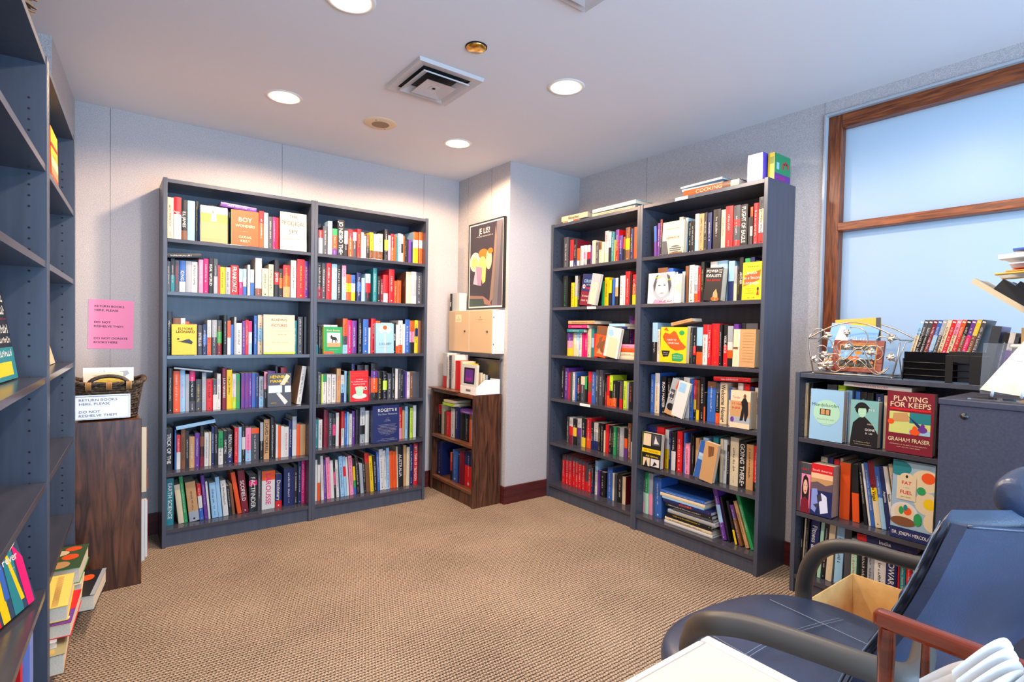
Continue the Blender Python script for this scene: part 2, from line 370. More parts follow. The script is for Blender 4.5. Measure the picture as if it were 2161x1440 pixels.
SH = [.099, .41, .737, 1.058, 1.408, 1.695]; SHB = [.099, .443, .737, 1.058, 1.408, 1.695]
CM = dict(A=frame((.2466, 3.4778), (1, 0)), B=frame((1.0466, 3.4778), (1, 0)), C=frame((2.6426, 3.0608), (0, -1)),
          D=frame((2.6426, 2.2297), (0, -1)), G=frame((2.643, 1.258), (0, -1)), W=frame((2.014, 3.717), (0, -1)))
CW = dict(A=.7995, B=.7970, C=.8305, D=.809, G=.8, W=.613)
bookcase('tall slate-grey bookcase, left one of the pair on the back wall', CM['A'], CW['A'], 2.02, .28, SH)
bookcase('tall slate-grey bookcase, right one of the pair on the back wall', CM['B'], CW['B'], 2.02, .28, SHB)
bookcase('tall slate-grey bookcase in the corner beside the column', CM['C'], CW['C'], 2.02, .28, SH)
bookcase('tall slate-grey bookcase between the corner bookcase and the window', CM['D'], CW['D'], 2.02, .28, SH)
gcase = bookcase('low slate-grey bookcase under the window with wire racks on top', CM['G'], CW['G'], 1.056, .28, [.085, .39, .745])
bookcase('small walnut bookcase against the column below the metal boxes', CM['W'], CW['W'], .78, .232, [.11, .43], wood=M_WOOD, holes=False)
# left pair, seen from the side, standing in the recess of the left wall
ua = Vector((.045, 1, 0)).normalized(); FE = Vector((-.104, 3.005, 0))-ua*.03
LF = Vector((-.104, 2.988, 0))
def lframe(dist):  # dist towards the camera of the case's left (camera side) end; x runs away from the camera
    o = LF-ua*dist; return Matrix(((ua.x, -ua.y, 0, o.x), (ua.y, ua.x, 0, o.y), (0, 0, 1, 0), (0, 0, 0, 1)))
CM['F'] = lframe(.80); CM['E'] = lframe(1.605)
bookcase('nearly empty tall bookcase on the left wall, farther from the camera', CM['F'], .797, 2.02, .28, SH)
bookcase('nearly empty tall bookcase at the left edge, nearest the camera', CM['E'], .797, 2.02, .28, SH)
# card holders clipped to shelf fronts
def shelfcard(case, u, z, w, where):
    r = root('shelf_label', 'white card label on the '+where, 'shelf label', CM[case] @ Matrix.Translation((u, .003, z-.02)))
    b = MB(); b.box((0, -.0015, .001), (w, -.0002, .019), M_WHITE); b.squig((w/2, -.0017, .010), (1, 0, 0), (0, 0, 1), .006, w*.75, ink('S'), random.Random(3)); b.obj('card', r)
shelfcard('C', .385, 1.408, .085, 'second shelf of the corner bookcase'); shelfcard('C', .335, .737, .10, 'fourth shelf of the corner bookcase')
shelfcard('D', .255, 2.017, .085, 'top edge of the tall bookcase below the cooking book')
# walnut cabinet open towards the room, end panel towards the camera
CM['N'] = Matrix(((0, -1, 0, .136), (1, 0, 0, 3.065), (0, 0, 1, 0), (0, 0, 0, 1)))
bookcase('walnut cabinet seen end-on beside the left bookcases, wicker basket on top', CM['N'], .62, .78, .262, [.09, .42], wood=M_WOOD, holes=False, cat='cabinet', name='side_cabinet')

# ------------------------------------------------------------------ books
RND = random.Random(7)
def spine_book(w, h, d, cols, side, txt, cov, pg, rnd):
    """cov, pg: mesh builders for the cover (with its lettering) and the pages"""
    hard = w > .022 or h > .212; t = .0016 if hard else .0006; bul = min(.0022, w*.09) if hard else w*.03
    n = 6 if w > .012 else 3; prof = [(w*i/(n-1), bul*(2*i/(n-1)-1)**2) for i in range(n)]
    nb = len(cols)
    for k, c in enumerate(cols):
        z1 = h-h*k/nb; z0 = h-h*(k+1)/nb
        cov.add([(x, y, z0) for x, y in prof]+[(x, y, z1) for x, y in prof], [(i, i+1, n+i+1, n+i) for i in range(n-1)], pm(c), True)
    sc = pm(side or max(set(cols), key=cols.count))
    cov.box((0, bul, 0), (t, d, h), sc); cov.box((w-t, bul, 0), (w, d, h), sc)
    cov.add([(x, y, h) for x, y in prof]+[(w, bul+.0012, h), (0, bul+.0012, h)], [tuple(range(n+2))], pm(cols[0]))
    i_ = .003 if hard else .0004
    pg.box((t, bul+.0008, i_), (w-t, d-.002-i_, h-i_), M_PAGE)
    if txt:
        ic, st = txt[0], txt[2:] if len(txt) > 2 else '~'
        im = ink(ic); hh = min(w*.58, .030); y = -.0005
        R_down = (0, 0, -1); U_r = (1, 0, 0); st = st.lstrip('*').replace('_', ' ')
        if txt[1] == '~' or st == '~':
            hh = min(w*.42, .0125)*rnd.uniform(.75, 1); L = h*rnd.uniform(.45, .7); zc = h*rnd.uniform(.5, .6)
            cov.squig((w/2, y, zc), R_down, U_r, hh, L, im, rnd)
            if w > .02 and rnd.random() < .6: cov.squig((w/2, y, h*.12), R_down, U_r, hh*.5, h*.13, im, rnd)
        else: cov.text(st, (w/2, y, h*.52), R_down, U_r, hh, h*.86, im, bold=True)
        if w > .014 and rnd.random() < .5:   # publisher's mark at the foot
            a = w*.11; zc = h*.045+a; cov.poly([(w/2+a*math.cos(q*PI/5), y, zc+a*math.sin(q*PI/5)) for q in range(10)], im)
COLW = {k: v[0] for k, v in PAL.items()}
def cphrase(cols):
    u = []
    for c in cols:
        if c not in u: u.append(c)
    if len(u) == 1: return COLW[u[0]]
    u = sorted(u, key=lambda c: -cols.count(c)); return COLW[u[0]]+'-and-'+COLW[u[1]]
CN = dict(A='left back-wall bookcase', B='right back-wall bookcase', C='corner bookcase', D='tall window-side bookcase', G='low bookcase', W='small walnut bookcase')
RN = ['top', 'second', 'third', 'fourth', 'fifth', 'bottom']
def rowname(k, r):
    if k in 'ABCD': return RN[r-1]+' shelf of '+CN[k]
    if k == 'G': return ['top', 'middle', 'bottom'][r-1]+' shelf of low bookcase'
    return ['upper shelf of small walnut bookcase', 'lower shelf of small walnut bookcase', 'top of small walnut bookcase'][r-1]
ORD = 'first second third fourth fifth sixth seventh eighth ninth tenth eleventh twelfth thirteenth fourteenth fifteenth sixteenth seventeenth eighteenth nineteenth twentieth'.split()
def ordw(n): return ORD[n] if n < 20 else ('twenty-'+ORD[n-20] if n < 29 else ('thirtieth' if n == 29 else 'thirty-'+ORD[n-30]))
ROWS = """
#A 1 1695 50
21.5,30.3,229,C;r~
53.6,35.1,236,RRWWW;w:*JAMES
89.4,27.2,226,KKKU;w:*E.L.JAMES
118.5,36.1,226,L;w~
-156.1,14.3,229,K;y~
-171.9,10.8,196,B,0,54
F,178,135,204,girl,30,0
223.7,32.0,219,K,0,54;w~
258.6,25.3,206,K,0,54
286.9,40.0,204,D,0,54;w~
F,333,146,204,boy,30,0
488.3,27.2,224,ROO;w~
517.1,22.8,218,LWW;k~
-542.1,22.4,198,D;w~
-566.2,18.4,199,H;w~
-586.2,15.3,196,R,0,50
F,599,156,231,spy,26,0
H,278,214.9,189,24.0,-2.7,V;w~
#A 2 1408 45
21.5,17.1,166,D;w~
40.5,17.6,183,KT;w~
60.0,18.6,175,D;r~
80.4,28.9,175,BBW;w:*KING
110.4,28.4,175,S
140.2,28.7,175,W;k~
172.7,22.7,189,P;w~
197.8,23.8,196,H;w~
222.7,24.5,203,K;w:REAL_WORLD
249.7,19.6,201,DS;w~
-270.3,9.8,165,R
281.7,26.1,157,Y;k~
309.3,25.9,158,S;k~
336.7,39.8,172,R;w:*FRANKONTZ
-380.6,20.6,155,LH;w~
-402.8,17.3,156,LWB
-426.7,13.4,182,W
-441.7,19.6,156,WB
469.6,35.2,228,WWWWU;p~
506.4,34.7,168,C;k~
544.3,26.7,195,C;k~
576.8,26.0,227,KRK;w:*JAMES
-603.9,19.2,175,KOK;y~
627.0,39.5,199,ROE;y~
672.6,32.4,233,W;k~
709.4,45.3,243,R;y~
755.3,22.6,235,V;y~
H,22,183.2,161,24.3,4.7,K;w~
#A 3 1058 45
21.5,28.6,240,K,0,56;w~
52.7,35.7,206,UM,0,56;w~
89.7,21.1,206,W,0,56;k~
112.3,18.1,187,O,0,56
131.4,21.5,175,O,0,56
-154.3,13.6,173,P,0,56
F,44,117,169,elmore,32,0
170.5,23.1,169,D;w:INTELLIG
-196.2,18.7,173,NBN;w~
218.0,18.9,199,WO;k~
242.1,24.1,200,SD;w~
268.1,23.5,199,DGM;y~
300.8,19.1,229,K;w~
-320.9,17.1,198,OW
-339.5,14.6,175,B
-356.9,10.8,220,S
369.1,28.9,185,W;k~
-400.8,15.9,198,V;w~
-417.7,16.0,205,R;w~
-435.2,17.9,198,HWL
-463.6,17.6,232,B;w~
486.4,30.2,237,CLC,0,54;k~
F,511,179,239,reading,30,0
-692.0,18.2,209,T;w~
716.8,29.4,233,D;w~
-755.7,22.2,234,K
#A 4 737 60
29.9,22.7,247,K;w~
55.2,31.2,232,O;w~
87.8,24.0,235,L;p~
113.2,18.6,212,S
133.2,27.7,228,HKKD;w~
164.0,28.9,180,D;y~
194.7,21.3,219,S;w~
217.5,31.6,178,R;k~
-251.0,20.1,177,DW;w~
272.1,18.1,208,W;k~
298.5,20.9,240,M;w:*JULIA_NAVARRE
322.2,27.7,230,Y;k~
351.4,19.6,205,WWA;r~
372.5,20.6,205,G;r~
399.1,20.0,208,V;r~
420.5,20.1,208,V;r~
-442.1,14.8,207,V;w~
-458.5,19.0,207,B;r~
-479.5,16.4,206,N;w~
498.8,24.9,185,SSL;k~
-525.8,19.1,212,PK;w~
547.8,39.7,216,V
-590.4,15.2,246,K;w~
621.6,33.4,237,M;w~
F,537,135,203,henning,30,0
716.3,27.3,242,W|E,8;k~
H,55,245.4,190,9.3,-7.6,S|K;
#A 5 410 75
21.5,32.8,235,K;w:TRICK_OF_THE
-64.8,7.0,226,B
73.8,18.5,194,RW;w~
94.3,22.0,226,U;k~
-117.9,15.4,212,K;w~
135.3,26.3,179,E;w~
163.2,24.1,196,V;w~
189.3,19.3,234,KUKM;r~
211.3,22.0,195,W;k~
-235.4,9.5,196,C
-246.5,15.2,226,N;w~
263.3,17.3,225,K;w~
282.8,25.2,195,GW;k~
-310.7,18.2,197,K;w:GARNETHILL
330.5,28.4,198,KKN;w:RESOLUTION
367.4,19.6,210,R;w~
-388.8,16.6,213,L
-409.2,17.8,223,KWK;w~
428.1,30.5,203,PPL;h~
460.3,42.6,197,ODDDDD;w~
-509.1,17.9,230,SK;w~
530.4,31.7,246,E|D;k:*DAVID_MORRELL
568.4,25.2,255,K;w~
-600.0,12.1,207,W
-613.1,16.9,199,O
-630.6,17.0,194,W
648.2,27.8,189,W;r~
-676.6,21.5,224,N;w~
698.7,25.3,250,SWW
-724.7,20.7,198,O
745.9,32.0,195,E
H,70,228.4,195,20.3,8.1,L|D;w~
#A 6 99 75
25.6,35.1,265,T;w:EARTH_SCIENCE
85.4,26.6,225,C,-6
113.1,17.7,270,G,-6;w~
139.1,49.4,231,EEES,-6;k~
190.4,19.8,214,RWB,-5;w~
214.4,17.0,260,V,-5;w~
-234.5,10.5,222,W,-5
253.8,31.1,209,L,-5;k~
286.6,20.0,240,L,-5
311.5,28.1,215,W,-5;k~
-343.9,15.2,179,K,-6;w~
-360.1,14.2,186,U,-6
388.1,22.3,257,O,-9
412.3,36.2,260,M,-6;w:SCOFIELD
451.6,45.3,222,KHKKKKK,-1;w:FACTFINDER
499.1,18.4,245,D;w~
521.6,74.7,238,OWWW;h:LAROUSSE
599.7,37.3,208,NNNNR;w:Dictionary
650.5,60.8,236,N;w~
711.9,23.7,248,K;w~
-736.1,19.6,267,N;w~
756.3,21.6,271,H;w~
#B 1 1695 45
-38.5,26.9,156,RSS;w~
-68.2,27.8,183,D;w~
98.6,27.5,219,L;w~
-127.8,30.0,174,GOOV;w~
160.0,44.5,237,K;w:*JO_NESBO_THE
-206.2,24.2,171,WK;w~
-232.6,30.0,182,ROO;w~
-264.3,25.8,170,LDD;w~
-292.3,24.9,192,R;y~
-319.5,19.4,174,W
-340.6,13.8,154,W
-356.7,17.9,164,UK;w~
-379.8,23.9,181,YYU;k~
-407.2,27.0,174,LCU;w~
-436.7,36.9,180,CWU;k~
-484.3,25.3,215,KYK;w~
-511.4,19.4,178,SP
-532.7,23.9,189,RO;w~
-558.4,13.0,180,O
-572.6,12.4,173,T
-586.2,21.8,200,L;k~
-609.9,13.2,195,WKW
-624.9,10.7,185,O
-637.5,12.7,170,K;y~
-652.0,10.8,168,K
-664.7,19.2,165,V
-701.8,38.2,225,OWYY|L;k~
-746.0,28.9,228,OSOO
#B 2 1408 45
32.8,30.6,232,KKM;w~
-65.0,23.0,232,D;w~
91.2,31.2,235,R;w~
125.7,33.2,232,L;w~
160.6,29.3,227,K;w~
-193.2,25.7,229,PWL;k~
-220.6,33.8,173,OYO;r~
-256.7,27.4,173,BWY;k~
-293.1,30.6,190,NBN;w~
-325.5,22.9,157,L
-353.0,34.1,187,LRK;r~
-408.2,27.1,230,T;w~
-437.7,22.0,176,K;w~
-461.4,18.5,158,M;w~
-482.4,32.6,191,RRW
521.7,39.2,232,R;w~
-562.7,19.8,154,O;w~
-584.3,28.1,159,O;r~
-651.2,37.7,225,C|U
689.5,39.5,229,WSSW;w~
729.6,45.3,227,D;w~
#B 3 1058 50
-24.9,19.0,173,KKT;w~
-48.9,12.6,175,K;w~
-63.3,16.2,178,K,0,54;w~
81.9,38.6,187,W,0,54;k~
122.0,46.9,187,W,0,54;r~
F,70,119,173,green,30,0
204.8,31.0,231,OODL|U;k~
-237.8,28.5,222,H;w~
267.8,31.6,219,V|K;w~
-312.0,25.8,234,K;w~
341.8,37.3,231,B;w~
-380.7,13.1,175,W
401.8,30.6,237,R,0,54;w~
-434.0,31.9,222,O,0,54
469.0,86.2,211,S,0,54
F,420,128,204,lullaby,30,0
-562.3,19.2,213,K;w:SPOOK
-582.1,17.2,199,WWWO
-599.9,32.2,230,WWWO;k~
-632.7,16.5,205,W
649.8,36.0,238,B|K;w~
-686.4,37.6,229,OPK;k~
-724.6,25.3,235,YNYY;k~
-750.5,24.4,233,U
#B 4 737 60
-33.4,14.7,203,K;g~
-49.6,19.7,198,D;w~
-71.7,7.4,188,A
-80.1,23.5,183,GWWW;k~
-107.3,27.8,185,W;k~
-138.8,28.1,184,W;k~
-169.8,27.0,221,E|U;r~
-199.7,21.2,177,WLN;k~
-222.4,15.3,204,L|K
-240.2,12.5,197,K;a~
F,245,125,205,teacup,30,0
-272.2,20.8,251,N|K;w~
310.3,42.9,241,K;b~
-363.5,25.4,240,D;w~
-390.5,14.2,159,M;w~
407.7,46.8,251,KVOOK;w~
-456.6,30.7,193,K;y~
-493.0,30.1,194,KAK;w~
-528.8,27.8,176,D;w~
-562.4,21.8,216,K;w~
-585.9,19.4,209,W
-608.5,17.9,208,D;w~
-627.0,19.6,203,K;w~
-647.2,13.3,197,N
-661.2,12.9,187,V
-674.6,25.4,184,W;u~
-700.6,19.0,183,U;w~
720.2,54.7,182,D
#B 5 443 75
-39.3,17.5,187,T;w~
-60.2,24.0,185,W;k~
96.3,26.6,246,M;r~
-126.4,24.5,221,D;w~
-152.7,20.0,216,KHK;w~
-174.5,20.2,220,W
-210.9,18.6,227,RW;g~
-231.3,16.3,213,B;w~
-249.4,12.2,221,L;k~
-263.4,17.7,208,W;k~
-284.8,19.1,224,V;w~
-309.4,25.5,231,K;v~
340.5,32.7,244,SWKS;k~
-376.3,28.0,220,W
-406.8,18.6,212,K;w~
-428.0,13.6,183,KKLR
F,406,192,253,roget,40,0
-622.8,25.5,228,RRP;w~
-650.3,18.8,204,E
-673.1,20.3,231,L;k~
-696.1,13.4,214,K
-711.5,22.0,216,A;k~
-737.6,24.3,233,W
#B 6 99 70
-39.6,13.6,269,W
-56.6,16.5,235,WO
-82.3,16.6,291,W,-2;r~
-100.0,15.0,262,V,-2;w~
120.6,25.6,277,P,-3;r~
-147.2,19.9,253,W,-3
-168.1,13.0,260,KHK,-3;w~
-182.1,17.2,252,W,-3;k~
211.3,23.4,274,L,-4;k~
-236.6,16.3,269,LRLL,-4
-254.8,13.4,264,W,-4
-274.9,23.9,269,P,-4;k~
-302.6,14.8,242,KYYGB,-4
-321.2,21.2,261,K,-4;w~
-347.7,21.4,205,S,-4
-370.2,18.4,233,K,-4;w~
389.6,28.1,273,RUUU,-4
-418.8,23.2,251,Y,-4;k~
-443.0,25.4,247,K,-3;w~
-469.5,19.1,272,B,-3;w~
489.6,28.5,288,W,-3;k~
-519.1,18.7,276,W,-3;k~
-538.9,21.6,292,L,-2;k~
-561.4,26.5,266,O,-2
-588.9,25.4,260,O,-2;r~
-615.3,8.3,293,C,-2
624.6,39.6,296,K,-2;w:AUSTRALIA
-665.2,20.4,296,E,-1;w~
-686.2,24.1,280,C
711.0,31.5,293,N;w~
743.0,31.9,298,R;w:FIFTY_YEARS_OF_TELEVISION
#C 1 1695 50
-85.2,47.3,225,D;w~
-144.9,35.5,201,RRRW;k~
-183.7,36.7,196,KKKN|M;w~
-222.7,26.5,131,OOW;k~
-253.3,32.2,145,W;k~
-290.3,29.1,144,WPS;k~
-321.8,31.3,143,WRK;r~
-355.3,12.7,137,V
-372.7,32.2,168,C
-408.8,26.1,151,D;w~
-436.3,26.6,147,UCC;k~
-465.0,19.9,147,C
-487.1,34.5,218,SWC;o~
-524.6,21.7,206,WK;k~
-547.6,26.0,202,T;w~
-575.8,9.2,148,Y
-587.1,29.3,213,VRR;w~
-618.5,31.1,170,VN;w~
-653.8,15.4,158,OK
-672.0,35.3,215,UYU;y~
-710.0,25.6,202,N;w~
-739.7,23.8,209,O
#C 2 1408 50
-80.1,48.5,233,K;g~
-171.9,30.7,177,Y;k~
-205.9,27.7,224,SSY
-236.0,21.2,222,K;w~
F,299,108,217,dark,30,6,14
F,404,80,210,greyback,20,11,-16
-468.3,23.1,171,G
-496.0,38.4,192,Y;k~
-536.5,27.0,172,YK
-565.7,20.6,182,B
-594.5,24.8,182,WEK
-633.3,28.8,194,W;k~
-666.3,10.3,195,W
-678.7,37.5,218,R;w~
-718.1,17.1,199,K
-738.0,30.9,194,ROY;w~
#C 3 1058 50
-142.8,59.4,163,VPY;w~
-204.4,29.2,166,WC
-235.8,25.0,168,LWC
-263.0,24.7,167,W;k~
-290.6,26.7,167,H
-319.4,28.6,168,H;w~
-350.1,31.2,199,C;k~
-383.3,23.5,199,TLT
-408.9,34.0,163,R
F,452,104,207,orange,30,6
F,562,120,196,whiteback,22,9,-14
-631.9,37.7,188,V|V,0,150,98;w~
-670.9,16.1,188,R|R,0,150,98
H,663,0.8,134,23.2,0.0,C;
H,665,24.6,130,23.2,0.0,C;k~
H,671,48.4,124,25.1,0.0,O;
H,673,74.2,121,24.2,0.0,P;h~
H,168,169.9,172,22.5,0.0,T;w~
H,181,200.5,191,21.3,0.0,H;w~
H,179,228.3,261,23.3,0.0,E;k~
H,576,197.6,157,13.8,0.0,N;w~
H,575,212.5,138,18.7,0.0,L;w~
#C 4 737 70
-64.9,28.6,239,K;w~
-95.8,38.8,227,V;w~
-136.8,18.1,198,R
-157.1,19.5,194,D
-179.6,28.8,202,W;k~
-211.4,15.9,203,B|B
-229.5,36.0,176,KMK;w~
-270.0,39.9,179,CDD;w~
-312.0,22.0,181,GK
-342.1,33.6,216,RUR;o~
-377.8,35.3,216,B;w~
-418.0,26.1,234,D;w~
-448.2,34.9,236,D;w~
-485.2,19.0,212,K;w~
-506.2,9.8,183,KR;w~
-518.0,24.3,202,RRO
-546.3,28.0,207,AAKO;k~
-577.0,33.0,172,KKO;w~
-611.9,13.3,171,K
-632.4,25.6,171,DDR;o~
-669.7,28.4,177,A;k~
-700.0,14.1,171,S
-717.9,30.9,176,K;o~
#C 5 410 85
-112.1,22.5,194,D;w~
-141.0,37.4,193,WRM;r~
-180.9,36.8,188,KYK;w~
-227.5,40.6,198,WVD;k~
-271.5,39.0,204,KKY;w~
-316.5,45.3,214,RRO;w~
-364.1,26.3,191,KN;w~
-392.8,40.5,190,WSN;k~
-436.4,21.3,195,K;y~
-465.0,20.2,196,K;w~
-487.5,12.6,150,C
-503.2,28.8,193,R
-535.0,21.2,194,K;w~
-558.5,16.2,186,K;y~
-577.7,23.2,189,G;w~
-607.0,20.5,187,D;w~
-630.4,35.7,195,S;w~
-669.0,26.0,191,KOV
-699.4,27.2,231,U;w~
-729.4,14.2,228,KS
#C 6 99 90
-69.4,33.7,214,DRRRRR;w~
-106.7,32.3,217,DRRRRR;w~
-142.4,34.7,218,DRRRRR;w~
-180.5,32.3,219,DRRRRR;w~
-215.3,28.1,219,DRRRRR;w~
-245.8,32.3,215,DRRRRR;w~
-280.5,31.0,213,DRRRRR;w~
-313.9,26.1,206,DDR
-343.3,25.8,193,DRRR;w~
-374.0,22.9,193,KN;w~
-406.1,25.9,237,LWW|L;b~
-434.3,22.3,175,V
-459.7,46.9,171,K;w~
-523.7,44.0,215,B;w~
-572.3,15.4,186,W
-590.6,20.8,185,D
-614.4,43.8,189,K;w~
-661.1,27.7,183,C|M
#D 1 1695 50
-75.4,18.8,192,BV,-2
-96.7,16.7,205,V;w~
-117.2,17.1,224,MK;w~
F,164,149,191,keeper,30,0
-246.5,26.1,219,C,0,54
-290.8,16.8,208,WL,0,54;k~
-311.1,22.4,185,K,0,54;w~
-335.2,21.0,179,K;w~
-357.9,25.2,219,WWL
385.9,30.3,215,E;k~
-418.9,20.0,216,K;w~
-442.3,23.5,212,N;w~
474.3,43.9,224,K;w~
521.5,26.1,215,C;k~
549.7,43.7,228,R;w~
596.0,37.7,225,DDRDDR;w~
635.3,39.3,222,K;w:FLIGHT_OF_EAGLE
-679.9,11.2,149,K
-692.7,13.5,201,OKWD;k~
708.1,24.9,218,R;w~
735.9,31.2,244,DCWR;k~
-768.6,8.8,188,E
#D 2 1408 55
101.9,70.9,219,U
175.3,40.4,211,B|B
F,66,188,183,face,30,0
F,257,48,167,whiteback2,30,0
-277.6,20.2,185,L
-299.7,21.3,215,U
323.4,34.5,218,W;k~
-361.5,20.6,212,WWSO;k~
-385.7,17.3,200,R;w~
-404.9,18.9,229,K;y~
449.6,43.6,227,W,0,74;k~
496.6,58.0,227,L,0,74;k~
F,453,104,180,power,50,3
571.6,34.5,218,LLNN
-607.7,16.9,188,SC
-626.9,8.4,170,K;y~
637.4,21.3,232,K;w:*ARCHER
666.0,28.6,224,GRR
697.8,22.1,226,N;w~
721.5,23.3,209,K
F,680,106,195,jewish,25,0
#D 3 1058 55
70.7,37.9,237,LLKK;w~
-112.6,18.7,197,W;k~
F,168,182,208,mitt,30,0
-320.5,20.5,215,W;k~
-342.8,17.8,207,D;w~
-363.1,20.7,204,KKRK;w~
385.6,37.1,210,LLLKOO
427.4,28.7,225,RWWW;r~
-457.9,20.2,225,R;w~
479.9,48.2,231,R;o~
-529.8,16.1,225,K;w~
552.1,24.1,225,KR;w:VIGILANCE
579.6,29.7,218,SSWOK
612.0,26.0,228,V
649.1,20.3,234,K,0,74;w~
671.0,64.5,232,D,0,74
F,638,121,198,cream,50,0
-748.6,16.7,223,HHR,0,74
-769.8,12.6,228,KRAK;g~
H,233,217.0,143,18.1,11.0,E;r~
#D 4 737 75
-52.3,28.6,238,B;w~
82.7,35.4,248,WCC|B;b~
-136.5,31.6,230,K;w:IRON_MASTER
-177.3,22.4,223,K,0,75;w~
225.8,33.0,230,L,0,75
-267.7,25.8,235,D;w~
295.2,39.9,238,W;k~
-338.3,22.2,229,B;w~
F,188,76,219,handbook,24,14,37
F,259,77,210,whitecurl,17,13
-362.1,16.7,229,RRYK;w~
-380.5,19.1,228,UUUY;k~
403.8,26.5,248,K;w~
-432.0,9.5,162,KO
449.7,51.6,226,UBBBBBB;w~
-504.3,23.7,223,DKKO;w~
531.1,42.3,228,C;k:Welcome_Home
-584.3,19.5,204,BWW;k~
632.0,28.9,232,W,0,79;k~
666.8,30.5,231,RW,0,79
701.5,23.4,219,N,0,79
727.6,38.0,216,W,0,79;k~
F,631,110,196,tender,55,0
H,507,236.7,215,23.3,2.1,R|R;w~
#D 5 410 80
27.3,79.0,245,N;w~
108.1,52.7,247,R
F,49,140,209,road,35,0
-164.9,26.7,237,WWYY;u~
-193.9,17.7,227,N;w~
-215.1,30.5,231,KKWW;w~
254.6,35.4,242,R;w~
-298.9,13.0,238,B;w~
-313.6,30.6,177,P;k~
-347.5,10.0,243,K
-361.8,8.9,230,K;w~
-379.2,22.9,220,E
428.5,32.4,231,L
491.4,31.3,246,T
F,400,56,214,denim,18,10,38
F,459,81,218,tanback,26,8,6
-524.3,11.0,213,K
-537.9,16.2,244,C
556.2,21.8,243,W;k~
-579.9,15.9,214,K;w~
597.3,47.9,263,C;k~
648.1,42.1,250,K;w:GOING_THERE
691.8,38.1,240,E;k~
732.6,31.7,239,RRRRK;w~
#D 6 99 70
-21.5,8.7,259,DDSP;w~
-32.1,29.1,258,GQ;w~
-63.1,26.2,259,SP
110.7,52.0,243,B,-2;w~
570.3,25.3,284,VLV,-14;w~
-608.1,8.8,241,K,-14
-646.7,12.3,230,KKY,-15
670.4,19.5,213,VUU,-17;w~
707.7,18.9,244,E,-19;k~
735.1,17.8,294,G|G,-19;w~
H,208,0.8,322,16.2,0.0,W;
H,211,17.6,313,19.1,0.0,C;k~
H,219,37.3,305,8.6,0.0,K;
H,227,46.5,296,19.1,0.0,K;y~
H,230,66.2,315,20.9,0.0,S;y~
H,269,87.7,265,14.2,0.0,D;
H,213,102.5,312,19.1,0.0,K;w~
H,194,122.1,325,20.1,0.0,N;o:*COLUMBUS
H,187,142.8,285,10.6,0.0,L;
H,173,154.0,306,20.2,0.0,C;
H,174,174.8,303,16.4,0.0,B|B;w~
#W 1 430 50
-21.5,50.8,222,RKK;w~
-74.8,40.7,224,C
-119.9,23.5,177,U
-147.6,59.4,183,R;w~
-216.6,57.9,215,W;k~
-278.6,59.9,234,N;w~
-344.2,61.6,206,K
-409.7,61.6,206,K;w~
-475.1,20.3,197,O
-499.2,34.3,206,S;k~
H,399,208.0,156,25.8,0.0,V;w~
H,143,235.7,164,19.9,0.0,A;
H,161,259.8,146,18.1,0.0,C;
#W 2 110 50
-21.5,76.2,252,N;w~
-221.5,24.4,205,ORK
-248.3,74.7,232,B|B;w~
-327.0,18.3,210,N
-349.2,66.7,241,M
419.9,104.8,254,NNRRR;w~
#W 3 790 60
-63.6,64.6,261,WWR
-128.8,34.1,236,W;k~
-163.5,38.9,247,D;w~
-203.0,48.7,253,W;k~
-252.3,73.2,212,R
-326.1,27.9,210,C
-354.7,39.0,195,Y
F,408,188,194,purple,20,0,20
#G 1 745 60
21.5,12.0,258,C;k~
37.8,14.9,258,K;y~
F,66,143,234,memoir,45,0
113.0,43.5,258,D,0,69
161.9,30.4,258,A,0,69;k~
195.2,25.1,238,L,0,69;w~
237.0,17.6,237,B,0,64;w~
256.2,25.4,237,K,0,64;w~
284.4,23.6,236,K,0,64;w:*AMY_PO
317.4,29.5,235,N,0,64;w~
351.8,20.5,231,C
F,239,109,202,portrait,40,0
F,378,164,255,playing,45,0
H,201,262.2,258,18.5,-1.3,W|W;r~
#G 2 390 70
F,22,55,233,woman,30,0
F,80,95,238,south,80,0,8
81.6,30.2,261,C,0,104;k~
113.4,25.2,264,N,0,104;w~
141.7,23.8,261,R,0,104
168.5,12.9,271,C,0,104
182.9,41.9,259,O
239.4,28.4,261,KO,-3
287.3,12.8,275,K,-7;w~
306.1,8.2,272,W,-8
315.3,15.1,280,B,-8;w~
331.6,23.0,290,MMYCC,-8;k:Las_Vegas
355.8,17.6,270,BBLL,-8;w~
379.4,15.2,276,N,-9;w:Argentina
395.8,15.7,278,W,-9;k:Seattle
417.6,15.5,293,C,-9;r~
F,406,146,324,fat,30,0
#G 3 85 60
21.5,6.4,265,K;w:COUNTRYWARD
28.9,6.4,263,C,2;y~
36.3,12.8,265,K,2;w~
54.1,38.0,269,N,3;w:Fitness_&_Health
98.8,14.5,277,Q,3
118.0,15.3,277,K,3;w~
135.4,26.4,276,C,3
172.2,32.9,276,L,2;k~
215.4,27.4,277,D
243.4,22.4,234,Q;r~
279.7,26.3,239,K;w~
308.8,24.4,240,NSSB;k~
335.1,44.4,241,W;k~
382.3,38.9,243,NNNR;w:*HOWARD
-422.6,6.8,226,R
432.0,19.6,229,T;w~
454.3,19.3,237,R;w~
476.1,15.1,232,LE;k~
492.6,11.5,239,W;r~
505.5,7.1,240,K;w~
514.0,32.8,277,E;k~
H,276,241.4,224,29.9,2.0,RNNNNN;w:India
"""
